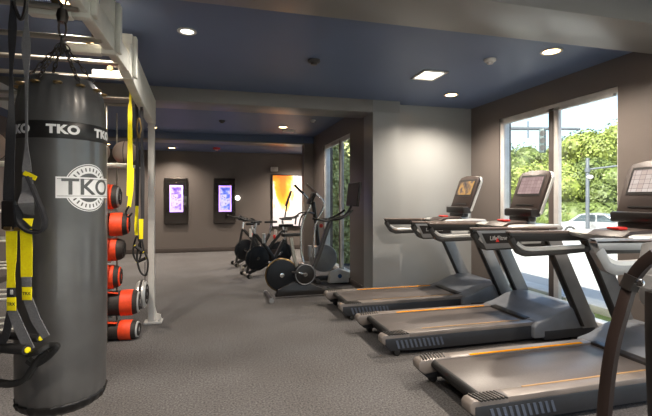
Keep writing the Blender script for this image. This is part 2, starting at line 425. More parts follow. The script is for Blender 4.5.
# ------------------------------------------------------------------ ceiling fittings
def downlight(x, y, z, label, watts, r=.075, warm=True):
    o = thing('downlight', (x, y, z), 0, label, 'ceiling light', 'recessed downlights')
    MB().lathe([(r, -.001), (r+.025, -.001), (r+.027, -.007), (r+.02, -.012), (r, -.008), (r, -.001)], (0, 0, 0)).build('trim_ring', M['white'], o)
    MB().lathe([(0, -.006), (r, -.006), (r, -.002), (0, -.002)], (0, 0, 0)).build('lens', M['lamp'] if warm else M['lamp_cool'], o)
    if watts:
        l = bpy.data.lights.new('lamp', 'SPOT'); l.energy = watts*2.6; l.spot_size = math.radians(145); l.spot_blend = .8
        l.shadow_soft_size = .06; l.color = (1, .87, .73) if warm else (1, .93, .85)
        lo = bpy.data.objects.new('lamp', l); C.objects.link(lo); lo.parent = o; lo.location = (0, 0, -.03)
    return o
downlight(3.18, 3.42, H, 'bright warm downlight nearest the big window top', 55)
downlight(3.16, 5.2, H, 'warm downlight in front of the middle wall corner', 60)
downlight(-.24, 3.81, H, 'small white downlight alone in the blue ceiling', 12, .055, False)
downlight(1.31, 8.4, H, 'warm downlight beside the small square vent above the bikes', 45)
downlight(-1.08, 11.3, HB, 'warm downlight above the left display mirror', 45)
downlight(-1.24, 9.1, H, 'warm downlight just right of the rack upright', 30)
downlight(-1.06, 3.49, H, 'glowing warm downlight above the heavy bag chain', 50)
downlight(2.3, 10.9, HB, 'warm downlight hidden past the far opening', 110)
for x, y in ((3.1, 1.0), (.9, 1.1), (1.9, -1.0), (.0, -.6), (-2.6, 7.6), (-2.5, 10.9)):  # unseen lamps added to brighten the room
    downlight(x, y, H if y < 9.6 else HB, 'warm fill downlight added out of view', 45)

def grille(x, y, z, sx, sy, label, rz=0):
    o = thing('ceiling_vent', (x, y, z), rz, label, 'vent', 'square ceiling vents')
    f = MB()
    for s in (-1, 1): f.box((s*(sx/2-.012), 0, -.008), (.024, sy, .014), bev=.003); f.box((0, s*(sy/2-.012), -.008), (sx, .024, .014), bev=.003)
    f.build('vent_frame', M['white'], o)
    g = MB()
    for i in range(7): g.box((0, -sy/2+.04+i*(sy-.08)/6, -.008), (sx-.04, .014, .008), rot=(.5, 0, 0))
    g.build('slats', M['white'], o)
    MB().box((0, 0, -.002), (sx-.03, sy-.03, .002)).build('vent_backing', M['lamp_cool'] if z > 2.8 and y < 6 else M['white'], o)  # main vent's backing glows to look lit, no lamp behind it
grille(2.41, 4.44, H, .3, .36, 'white square vent between two downlights in the main ceiling')
grille(1.5, 8.85, H, .24, .26, 'small white vent behind the warm downlight above the bikes')
def detector(name, x, y, z, label, m, r=.065, cat='smoke detector'):
    o = thing(name, (x, y, z), 0, label, cat)
    MB().lathe([(0, -.001), (r, -.001), (r, -.02), (r*.8, -.03), (0, -.03)], (0, 0, 0)).build('base', m, o)
    MB().lathe([(0, -.03), (r*.55, -.03), (r*.5, -.05), (0, -.055)], (0, 0, 0)).build('sensor_cap', M['steel_dk'] if m is M['dgrey'] else M['white'], o)
detector('smoke_detector', .99, 4.27, H, 'dark round smoke detector in the middle of the main ceiling', M['dgrey'])
detector('smoke_detector', .11, 8.0, H, 'dark round smoke detector on the ceiling above the far carpet', M['dgrey'], .055)
detector('motion_detector', 2.75, 3.78, H, 'small white round sensor near the window side downlight', M['white'], .06, 'sensor')
detector('motion_detector', 1.72, 7.5, H, 'small white round sensor on the ceiling beside the small window', M['white'], .05, 'sensor')
o = thing('ceiling_alarm', (.02, 11.0, HB), 0, 'red fire alarm beacon on the lower far ceiling', 'alarm')
MB().lathe([(0, -.001), (.09, -.001), (.09, -.035), (.05, -.05), (0, -.05)], (0, 0, 0)).build('base', M['red'], o)
MB().lathe([(0, -.05), (.035, -.05), (.03, -.075), (0, -.08)], (0, 0, 0)).build('strobe_lens', M['white'], o)

# ------------------------------------------------------------------ far wall pieces
def display(x, label, scr):
    o = thing('display_mirror', (x, YB, .77), 0, label, 'screen', 'display mirrors on the far wall')
    w, h, d = .60, 1.26, .07
    MB().box((0, -d/2-.001, h/2), (w, d, h), bev=.03, seg=4).build('housing', M['steel_dk'], o)
    MB().box((0, -d-.004, h/2), (w-.04, .008, h-.04), bev=.002).build('mirror_glass', M['glossblack'], o)
    MB().box((.015, -d-.010, .69), (.34, .004, .72)).build('screen_border', M['scr_edge'], o)
    MB().box((.015, -d-.013, .69), (.26, .004, .62)).build('screen', scr, o)
    return o
def xat(u, y):
    a = (u-326)/420; return y*(.2538+.9673*a)/(.9673-.2538*a)
display(xat(176, YB), 'tall black display mirror with violet screen, nearer the rack', M['scr_purple'])
display(xat(224.5, YB), 'tall black display mirror with blue violet screen beside round lamp', M['scr_blue'])
o = thing('painting', (1.545, YB, .65), 0, 'large framed abstract painting in orange, white and grey behind the bikes', 'painting')
f = MB(); f.box((.012, -.03, .75), (.028, .06, 1.5), bev=.003); f.box((1.088, -.03, .75), (.028, .06, 1.5), bev=.003); f.box((.55, -.03, .012), (1.1, .06, .028), bev=.003); f.box((.55, -.03, 1.49), (1.1, .06, .028), bev=.003)
f.build('picture_frame', M['plast'], o)
c = MB().box((0, 0, 0), (1.05, .03, 1.45)).build('canvas', M['painting'], o); c.location = (.55, -.03, .75)
o = thing('wall_lamp', (xat(237.5, YB), YB, 1.48), 0, 'small round glowing lamp on wall by the blue violet display mirror', 'wall lamp')
MB().cyl((0, -.001, 0), (0, -.03, 0), .05).build('wall_plate', M['white'], o)
MB().sphere((0, -.075, 0), .07).build('globe', M['globe'], o)
o = thing('wall_speaker', (xat(274, YB), YB, 2.24), 0, 'small white box mounted high on far wall above the painting', 'wall box')
MB().box((0, -.051, .06), (.2, .1, .12), bev=.012).build('casing', M['white'], o)
g = MB()
for i in range(5): g.box((0, -.103, .02+i*.02), (.16, .004, .006))
g.build('grille', M['grey'], o)

# ------------------------------------------------------------------ power rig (left)
XB = -.73
rig = thing('gym_rig', (XB, 3.2, 0), 0, 'large off white steel gym rig with overhead beam, rungs and floor feet', 'gym rig')
o = MB(); o.bb(-.035, .035, -2.2, .80, 2.50, 2.66, bev=.006)
o.build('top_beam', M['rig'], rig)
o = MB(); o.prism([(.55, 2.50), (.62, 2.76), (.85, 2.76), (2.14, 2.62), (2.14, 2.33), (1.95, 2.33), (1.2, 2.40)], -.04, .04, 'x', bev=.006)
o.build('beam_end_plate', M['rig'], rig)
o = MB(); o.bb(-.035, .035, 2.05, 2.125, 0.02, 2.62, bev=.006)
o.build('upright', M['white'], rig)
o = MB(); o.bb(-.035, .035, -2.2, -2.125, 0.02, 2.62, bev=.006); o.build('upright', M['white'], rig)
for y in (2.09, -2.16):
    for x in (-1.68,):
        o = MB(); o.bb(x-.035, x+.035, y-.037, y+.037, .02, 2.62, bev=.006); o.build('upright', M['white'], rig)
for y in (2.09, -2.16):
    f = MB(); f.box((.02, y, .01), (.2, .16, .02), bev=.004)
    f.prism([(.035, .02), (.11, .02), (.10, .09), (.06, .10), (.035, .2)], y-.012, y+.012, 'y')
    f.cyl((.09, y+.05, .02), (.09, y+.05, .04), .014); f.cyl((.09, y-.05, .02), (.09, y-.05, .04), .014)
    f.build('floor_foot', M['white'], rig)
o = MB(); o.bb(-1.715, -1.645, -2.2, 2.125, 2.50, 2.62, bev=.006); o.build('side_beam', M['rig'], rig)
for y in (-.52, .10, .73):
    o = MB()
    o.bb(-.06, .045, y-.05, y+.01, 2.47, 2.86, bev=.012)
    o.bb(.045, .075, y-.05, y+.02, 2.49, 2.84, bev=.008)
    o.box((-.16, y-.02, 2.50), (.22, .07, .07), bev=.012)
    blk = o.build('mounting_block', M['rig'], rig)
    MB().cyl((-.13, y-.06, 2.55), (-.13, y+.02, 2.55), .022, n=14).build('bolt', M['brass'], blk)
    MB().box((-.09, y-.055, 2.60), (.035, .006, .09), bev=.002).build('latch_plate', M['steel_dk'], blk)
for y in (-1.35, -.61, -.13, .36, .80, 1.30, 1.62):
    MB().cyl((-1.66, y, 2.50 if y < 1 else 2.44), (-.0, y, 2.50 if y < 1 else 2.44), .0175, n=14).build('rung', M['galv'], rig)
br = MB(); br.prism([(-1.64, 2.70), (-1.5, 2.70), (-1.25, 2.57), (-1.19, 2.36), (-1.42, 2.40), (-1.64, 2.50)], 2.03, 2.06, 'y', bev=.004); br.build('brace_plate', M['white'], rig)

# ------------------------------------------------------------------ shelf rack inside the rig
rack = thing('storage_rack', (-1.5, 4.85, 0), 0, 'off white wire shelf rack inside rig holding balls and sandbags', 'rack')
for x in (-.78, .44):
    for y in (-.22, .24): MB().box((x, y, 1.2), (.016, .016, 2.4), bev=.003).build('post', M['galv'], rack)
shelf_z = (1.80, 1.38, 1.10, .82, .52, .03)
for z in (1.80, 1.33, 1.05, .79, .50, .21):
    s = MB()
    for y in (-.22, .0, .24): s.cyl((-.78, y, z), (.68 if z > 1.5 else .44, y, z), .011, n=10)
    s.build('shelf', M['rig'], rack)
def medball(x, y, r, label, z=1.816):
    o = thing('medicine_ball', (x, y, z), 0, label, 'medicine ball', 'medicine balls on the top shelf')
    MB().sphere((0, 0, r), r, n=32).build('ball', M['medball'], o)
    s = MB(); s.ring((0, 0, r), r*1.002, .004, 'x'); s.ring((0, 0, r), r*1.002, .004, 'y'); s.build('seam', M['bagblack'], o)
medball(-.93, 4.86, .125, 'grey brown medicine ball next to the yellow strap on top shelf')
medball(-1.2, 4.86, .125, 'grey brown medicine ball at bag edge on top shelf')
medball(-2.16, 4.86, .155, 'brown medicine ball at far left behind the hanging trainer')
def sandbag(x, y, z, L, r, rz, label, band=.3, cap='silver'):
    """x is the right hand end of the bag"""
    o = thing('sandbag', (x, y, z), rz, label, 'sandbag', 'orange and black sandbags in the rack')
    MB().lathe([(0, -L), (r*.7, -L), (r*.94, -L+.03), (r, -L+.08), (r*.98, -L/2), (r, -.08), (r*.95, -.02), (r*.86, 0)], (0, 0, r), 'x', 28).build('body', M['bagblack'], o)
    MB().lathe([(r*.86, 0), (r*.80, .012), (r*.4, .02), (0, .02)], (0, 0, r), 'x', 28).build('end_cap', M[cap], o)
    s = MB(); s.ring((.014, 0, r), r*.62, .008, 'x'); s.ring((.014, 0, r), r*.30, .008, 'x')
    for i in range(6):
        a = i*PI/3; s.box((.02, r*.46*math.cos(a), r+r*.46*math.sin(a)), (.006, .02, .05), rot=(a, 0, 0))
    s.build('end_print', M['bagblack'], o)
    for p in (-band*.35, -L+.14):
        MB().lathe([(r*1.0, p-.06), (r*1.035, p-.055), (r*1.035, p+.055), (r*1.0, p+.06)], (0, 0, r), 'x', 28).build('strap_band', M['orange'], o)
    s = MB(); s.tube([(-L+.14, -r*.6, r*1.9), (-L*.6, -r*.8, r*2.14), (-band*.6, -r*.6, r*1.9)], 1, smooth=5, flat=(.05, .012)); s.build('carry_handle', M['orange'], o)
    return o
sandbag(-.99, 4.82, 1.347, .6, .125, 0, 'orange banded sandbag on the highest bag shelf', cap='grey')
sandbag(-.90, 4.82, 1.067, .62, .118, .1, 'sandbag with broad orange front strap on second bag shelf', cap='orange')
sandbag(-.95, 4.82, 0.807, .6, .115, 0, 'brown and orange sandbag in the middle of the bag shelves', cap='bagblack')
sandbag(-.98, 4.82, 0.517, .6, .12, .05, 'red orange sandbag on the shelf above the bottom two', cap='orange')
sandbag(-.80, 4.83, 0.227, .64, .13, .03, 'sandbag with white printed end above the floor one')
sandbag(-.79, 4.72, .0, .66, .097, -.1, 'sandbag with white printed end lying on the carpet')
# printed round plate behind bottom bags
o = thing('weight_plate', (-.80, 5.07, .235), 0, 'black and white printed disc leaning behind the lower sandbags', 'disc')
MB().lathe([(0, -.05), (.13, -.05), (.15, -.03), (.15, .03), (.13, .05), (0, .05)], (0, 0, .15), 'x', 28).build('disc_body', M['silver'], o)
s = MB(); s.ring((.05, 0, .15), .10, .01, 'x'); s.ring((.05, 0, .15), .05, .01, 'x'); s.ring((0, 0, .15), .15, .012, 'x'); s.build('disc_print', M['bagblack'], o)

# ------------------------------------------------------------------ heavy bag
BX, BY, R = -.69, 2.2, .183
BZ0, BZ1 = .515, 2.0
bag = thing('punching_bag', (BX, BY, BZ0), 0, 'big black leather punching bag with white lettering hanging on chains', 'punching bag')
L_ = BZ1-BZ0
b = MB(); b.lathe([(0, .0), (R*.80, .0), (R*.93, .02), (R*.97, .045), (R*.99, .07), (R, .10), (R, .14), (R*1.003, .5), (R, L_-.24), (R*.99, L_-.18), (R*.98, L_-.14), (R*.90, L_-.06), (R*.74, L_-.01), (R*.68, L_), (R*.45, L_-.03), (0, L_-.05)], (0, 0, 0), n=72)
for v in b.bm.verts:
    a = math.atan2(v.co.y, v.co.x); k = max(0, 1-v.co.z/.13)*.022+max(0, 1-(L_-.03-v.co.z)/.16)*.03*(v.co.z < L_-.015)
    f_ = 1+k*(math.sin(24*a)+.5*math.sin(37*a+1)); v.co.x *= f_; v.co.y *= f_
body = b.build('bag_body', M['vinyl'], bag, sharp=80)
facing = math.atan2(0-BY, 0-BX)          # direction from the bag to the camera side
b = MB(); b.lathe([(R*1.0, 0), (R*1.008, .002), (R*1.008, .072), (R*1.0, .074)], (0, 0, L_-.29), n=72)
band = b.build('label_band', M['vinyl_dk'], bag)
for k in range(6):
    da = .02+(k-1)*PI/3
    t = text_bm('TKO', .050, cuts=10, extrude=.001, space=1.1, bold=.05)
    w_ = max(v.co.x for v in t.verts)*2
    for v in t.verts: v.co.x *= .125/w_
    wrap(t, R*1.012, facing+da, L_-.29+.037)
    m_ = MB(); m_.bm.free(); m_.bm = t; m_.build('lettering', M['print'], band)
# round badge with big letters
LA, LZ = facing+.60, L_-.50
def annulus(r0, r1, th, cuts=64):
    t = bmesh.new(); v = []
    for i in range(cuts):
        a = 2*PI*i/cuts; v.append([t.verts.new((r*math.cos(a), r*math.sin(a), th)) for r in (r0, r1)])
    for i in range(cuts):
        a, c = v[i], v[(i+1) % cuts]; t.faces.new((a[0], a[1], c[1], c[0]))
    return t
def rectm(x0, x1, y0, y1, th, n=14):
    t = bmesh.new(); v = [[t.verts.new((x0+(x1-x0)*i/n, y, th)) for y in (y0, y1)] for i in range(n+1)]
    for i in range(n): t.faces.new((v[i][0], v[i+1][0], v[i+1][1], v[i][1]))
    return t
def addw(name, t, m, parent):
    wrap(t, R*1.002, LA, LZ); q = MB(); q.bm.free(); q.bm = t; return q.build(name, m, parent)
badge = addw('badge_ring', annulus(.064, .098, .0005), M['print'], bag)
addw('badge_ring', annulus(.102, .1055, .0005), M['print'], bag)
for i in range(28):
    a = 2*PI*i/28
    if abs(math.sin(a)) < .5: continue
    t = rectm(-.003, .003, -.008, .008, .0012, 1)
    bmesh.ops.transform(t, matrix=Matrix.Translation((.081*math.cos(a), .081*math.sin(a), 0)) @ Matrix.Rotation(a-PI/2, 4, 'Z'), verts=t.verts)
    addw('ring_mark', t, M['vinyl'], badge)
pl = addw('letter_panel', rectm(-.135, .135, -.046, .046, .0018), M['print'], bag)
for args in ((-.130, .130, .036, .038), (-.130, .130, -.038, -.036)): addw('panel_line', rectm(*args, .0026), M['vinyl'], pl)
t = text_bm('TKO', .098, cuts=24, space=1.0)
xs = [v.co.x for v in t.verts]; w_ = max(xs)-min(xs)
for v in t.verts: v.co.x *= .225/w_; v.co.z = .0028
addw('lettering', t, M['vinyl'], pl)
b = MB(); b.lathe([(0, -.003), (R*.81, -.003), (R*.94, .018), (R*.985, .040), (R*.99, .048), (R*.97, .05)], (0, 0, 0), n=72)
for v in b.bm.verts:
    a = math.atan2(v.co.y, v.co.x); f_ = 1.012+.02*math.sin(24*a)+.016*math.sin(37*a+1); v.co.x *= f_; v.co.y *= f_
b.build('base_cap', M['vinyl_dk'], bag, sharp=80)
# gathered folds, grommets, chains
NG = 12
for i in range(NG):
    a = 2*PI*i/NG+.2; g = MB(); g.ring((R*.915*math.cos(a), R*.915*math.sin(a), L_-.048), .014, .0055, 'z', n=14, m=6); g.build('grommet', M['brass'], bag)
for i in range(6):
    a = 2*PI*(2*i)/NG+.2; ca, sa = math.cos(a), math.sin(a)
    c = MB(); p0 = Vector((R*.90*ca, R*.90*sa, L_-.05)); p1 = Vector((.012*ca, .012*sa, L_+.165))
    for j in range(9):
        q0 = p0.lerp(p1, j/9); q1 = p0.lerp(p1, (j+1.25)/9); md = (q0+q1)/2; d = (q1-q0)/2
        sd = Vector((-sa, ca, 0))*.007 if j % 2 else d.cross(Vector((-sa, ca, 0))).normalized()*.007
        c.tube([md+d, md+d*.5+sd, md-d*.5+sd, md-d, md-d*.5-sd, md+d*.5-sd], .0028, n=6, smooth=3, closed=True)
    c.build('chain', M['steel_dk'], bag)
c = MB()
for j in range(5):
    z = L_+.17+j*.072; sd = Vector((.014, 0, 0)) if j % 2 else Vector((0, .014, 0))
    c.tube([(0, 0, z-.042), Vector((0, 0, z-.02))+sd, Vector((0, 0, z+.02))+sd, (0, 0, z+.042), Vector((0, 0, z+.02))-sd, Vector((0, 0, z-.02))-sd], .005, n=7, smooth=4, closed=True)
c.build('hanging_chain', M['steel_dk'], bag)
MB().lathe([(0, -.03), (.02, -.03), (.026, 0), (.02, .03), (0, .03)], (0, 0, L_+.30), n=18).build('swivel', M['steel_dk'], bag)
MB().tube([(.0, 0, -.0), (.004, 0, -.035), (-.004, 0, -.07)], .003, n=6).build('tail_cord', M['web'], bag)

# ------------------------------------------------------------------ suspension trainers
def P(u, v, Z):
    """point of the room at camera depth Z along a sight line"""
    a = (u-326)/420
    return Vector(((.2538+.9673*a)*Z, (.9673-.2538*a)*Z, CAMH+(199-v)/420*Z))
def rel(p, o): return tuple(Vector(p)-Vector(o.location))
def handle(parent, p, q, r=.016):
    """foam handle from p to q"""
    p, q = Vector(p), Vector(q)
    h = MB().cyl(p, q, r, n=16, bev=.003).build('handle', M['foam'], parent)
    for e, s in ((p, -1), (q, 1)):
        d = (q-p).normalized()*s
        MB().cyl(e, e+d*.006, r*.6, n=16, bev=.002).build('end_cap', M['yellow'], h)
Zt = 1.6
base = P(20, 0, Zt); trx = thing('suspension_trainer', (base.x, base.y, .8), 0, 'black and yellow suspension trainer hanging in front of the punching bag', 'suspension trainer')
def Q(u, v, Z=Zt): return rel(P(u, v, Z), trx)
ang = -math.radians(14.7)
b = MB(); b.ribbon([(*Q(13, -45), ang, .5), (*Q(13, 0), ang, .5), (*Q(12.5, 30), ang, .9), (*Q(11, 75), ang, .35), (*Q(11.5, 105), ang+.9, .5), (*Q(10.5, 140), ang, 1.), (*Q(8.5, 195), ang, 1.15), (*Q(9, 226), ang, 1.)], .036)
b.build('anchor_strap', M['web'], trx)
b = MB(); b.ribbon([(*Q(26.5, -45), ang, .35), (*Q(26.5, 0), ang, .35), (*Q(26.5, 18), ang, .35), (*Q(26, 46), ang+.2, .85), (*Q(26.6, 90), ang, .3), (*Q(26.5, 140), ang, .25), (*Q(27, 172), ang+.2, .9)], .036)
b.build('anchor_strap', M['web_gr'], trx)
b = MB(); b.tube([Q(13, -2), Q(15, 8), Q(20, 19), Q(24, 15), Q(26, 3), Q(26, -6)], .007, n=8); b.build('hook_loop', M['plast'], trx)
# yellow folded loop and grey adjuster on the right arm
b = MB(); b.ribbon([(*Q(31, 173.5), ang, 1.1), (*Q(29, 177.5), ang, 1.1)], .046, .006); b.build('yellow_fold', M['yellow'], trx)
b = MB(); b.ribbon([(*Q(28, 177), ang, 1.), (*Q(27.5, 190), ang, 1.), (*Q(26, 203, Zt-.03), ang+.4, 1.3), (*Q(29, 214), ang, 1.)], .038, .008); b.build('adjuster_fold', M['web_gr'], trx)
b = MB(); b.tube([Q(28, 177), Q(36, 196), Q(44, 216), Q(44, 228), Q(38, 232), Q(28, 230), Q(20, 222), Q(17, 205)], 1, smooth=6, flat=(.012, .03)); b.build('foot_loop', M['web'], trx)
b = MB(); b.prism([(-.02, 0), (.014, 0), (.008, -.03)], -.004, .004, 'y'); tri = b.build('yellow_tab', M['yellow'], trx); tri.location = Q(29, 218.5, Zt-.03)
b = MB(); b.box(Q(9, 215, Zt), (.05, .02, .11), rot=(0, 0, ang), bev=.006); b.build('strap_lock', M['plast'], trx)
b = MB(); b.box(Q(8, 228.5, Zt-.01), (.03, .012, .014), rot=(0, 0, ang), bev=.003); b.box(Q(17, 229, Zt-.01), (.018, .012, .014), rot=(0, 0, ang), bev=.003); b.build('buckle', M['brass'], trx)
b = MB(); b.ribbon([(*Q(11.5, 231), ang, 1.15), (*Q(11.5, 250), ang, 1.1), (*Q(11, 275), ang, .8), (*Q(11, 288), ang, .9)], .037); b.build('yellow_webbing', M['yellow'], trx)
b = MB(); b.ribbon([(*Q(26, 229), ang, 1.2), (*Q(26.5, 250), ang, 1.2), (*Q(26.5, 277), ang, 1.15)], .037); b.build('yellow_webbing', M['yellow'], trx)
def tagplate(u, v, hh, m, w=.036, parent=trx, lab=False):
    c = Q(u, v, Zt-.006); t = MB().box(c, (w, .005, hh), rot=(0, 0, ang), bev=.001).build('strap_tag', m, parent)
    if lab:
        tm = text_bm('TRX', .016, extrude=.0003)
        mt = Matrix.Translation(Vector(c)+Vector((-.0007, -.0035, 0))) @ Euler((PI/2, 0, ang)).to_matrix().to_4x4()
        q = MB(); q.bm.free(); q.bm = tm; q.build('lettering', M['bagblack'], t, mtx=mt)
tagplate(11, 292.5, .036, M['web'], .03); tagplate(12, 292, .02, M['print'], .014)
tagplate(11.5, 304, .05, M['yellow'], .034, lab=True)
tagplate(26.5, 282, .038, M['web_gr']); tagplate(27, 293.5, .05, M['yellow'], lab=True)
b = MB(); b.ribbon([(*Q(12, 310), ang, 1.), (*Q(18, 325), ang, 1.1), (*Q(30, 350), ang, 1.05)], .036, .005); b.build('grey_webbing', M['web_gr'], trx)
b = MB(); b.ribbon([(*Q(28, 299), ang, 1.), (*Q(36, 320), ang, 1.05), (*Q(46, 337), ang, .9)], .034, .005); b.build('grey_webbing', M['web_gr'], trx)
b = MB(); b.ribbon([(*Q(11, 310, Zt+.03), ang, .8), (*Q(6, 335, Zt+.03), ang, .8), (*Q(-3, 352, Zt+.03), ang, .8)], .036, .005); b.build('grey_webbing', M['web'], trx)
handle(trx, Q(-8, 347, Zt+.06), Q(27, 350, Zt-.02), .019)
handle(trx, Q(2, 335, Zt+.14), Q(40, 338.5, Zt+.06), .015)
b = MB(); b.tube([Q(28, 354), Q(38, 352, Zt-.02), Q(50, 345), Q(57, 347), Q(48, 357), Q(36, 364), Q(28, 360)], 1, smooth=5, flat=(.022, .02)); b.build('rubber_loop', M['rubber'], trx)
b = MB(); b.tube([Q(50, 349), Q(40, 358), Q(33, 368), Q(24, 380), Q(10, 384), Q(-6, 382)], 1, smooth=5, flat=(.03, .02)); b.build('foot_cradle', M['rubber'], trx)

# back ones, hanging from the rig end
def q_(o): return lambda u, v, Z: rel(P(u, v, Z), o)
Zb = 4.1
base = P(130, 100, Zb); t2 = thing('suspension_trainer', (base.x, base.y, 1.4), 0, 'bright yellow suspension strap hanging by the medicine balls', 'suspension trainer')
Qb = q_(t2)
b = MB(); b.ribbon([(*Qb(130.3, 84, Zb), 0, .3), (*Qb(130.3, 101, Zb), 0, .6), (*Qb(130, 110, Zb), 0, 1.1), (*Qb(130, 170, Zb), 0, 1.35), (*Qb(129.5, 196, Zb), 0, 1.5)], .036); b.build('yellow_webbing', M['yellow'], t2)
b = MB(); b.ribbon([(*Qb(132, 168, Zb-.02), .3, 1.), (*Qb(131, 190, Zb-.02), .3, 1.1), (*Qb(129, 207, Zb-.02), .2, 1.)], .036); b.build('yellow_webbing', M['yellow'], t2)
b = MB(); b.tube([Qb(129, 206, Zb-.02), Qb(126, 212, Zb-.02), Qb(128, 217, Zb-.02), Qb(132, 213, Zb-.02)], .01, n=8); b.build('handle_loop', M['plast'], t2)
Zc = 4.25
base = P(140, 100, Zc); t3 = thing('suspension_trainer', (base.x, base.y, .9), 0, 'black suspension trainer with two yellow ends hanging beside rack upright', 'suspension trainer')
Qc = q_(t3)
for u0, u1, y0 in ((137, 137, 206), (142, 142.5, 219)):
    b = MB(); b.ribbon([(*Qc(u0-1, 95, Zc), 0, .5), (*Qc(u0, 118, Zc), 0, .8), (*Qc(u0, 150, Zc), .4, .7), (*Qc(u0+.5, 175, Zc), 0, 1.1), (*Qc(u1, y0, Zc), 0, .9)], .038); b.build('black_strap', M['web'], t3)
b = MB(); b.ribbon([(*Qc(137, 206, Zc), 0, .9), (*Qc(136, 225, Zc), 0, .9), (*Qc(136.5, 235, Zc), 0, 1.)], .034); b.build('yellow_webbing', M['yellow'], t3)
b = MB(); b.ribbon([(*Qc(141, 219, Zc-.02), 0, 1.1), (*Qc(141, 239, Zc-.02), 0, 1.)], .038); b.build('yellow_webbing', M['yellow'], t3)
b = MB(); b.tube([Qc(139, 118, Zc), Qc(137, 128, Zc), Qc(139, 138, Zc), Qc(141, 128, Zc)], .010, n=8, closed=True); b.build('carabiner', M['brass'], t3)
b = MB(); b.tube([Qc(137, 236, Zc), Qc(133, 252, Zc), Qc(138, 262, Zc), Qc(141, 250, Zc)], .010, n=8, closed=True); b.build('foot_loop', M['rubber'], t3)
b = MB(); b.tube([Qc(141, 240, Zc-.03), Qc(137, 256, Zc-.03), Qc(140, 271, Zc-.03), Qc(146, 275, Zc-.03), Qc(148, 262, Zc-.03), Qc(144, 250, Zc-.03)], .010, n=8, closed=True); b.build('foot_loop', M['rubber'], t3)
handle(t3, Qc(135, 246, Zc-.04), Qc(143, 252, Zc-.04), .016); handle(t3, Qc(137, 262, Zc), Qc(146, 258, Zc), .016)
b = MB(); b.tube([Qc(145, 262, Zc-.02), Qc(145, 282, Zc-.02)], .004, n=6, smooth=1); b.build('tail_cord', M['web'], t3)

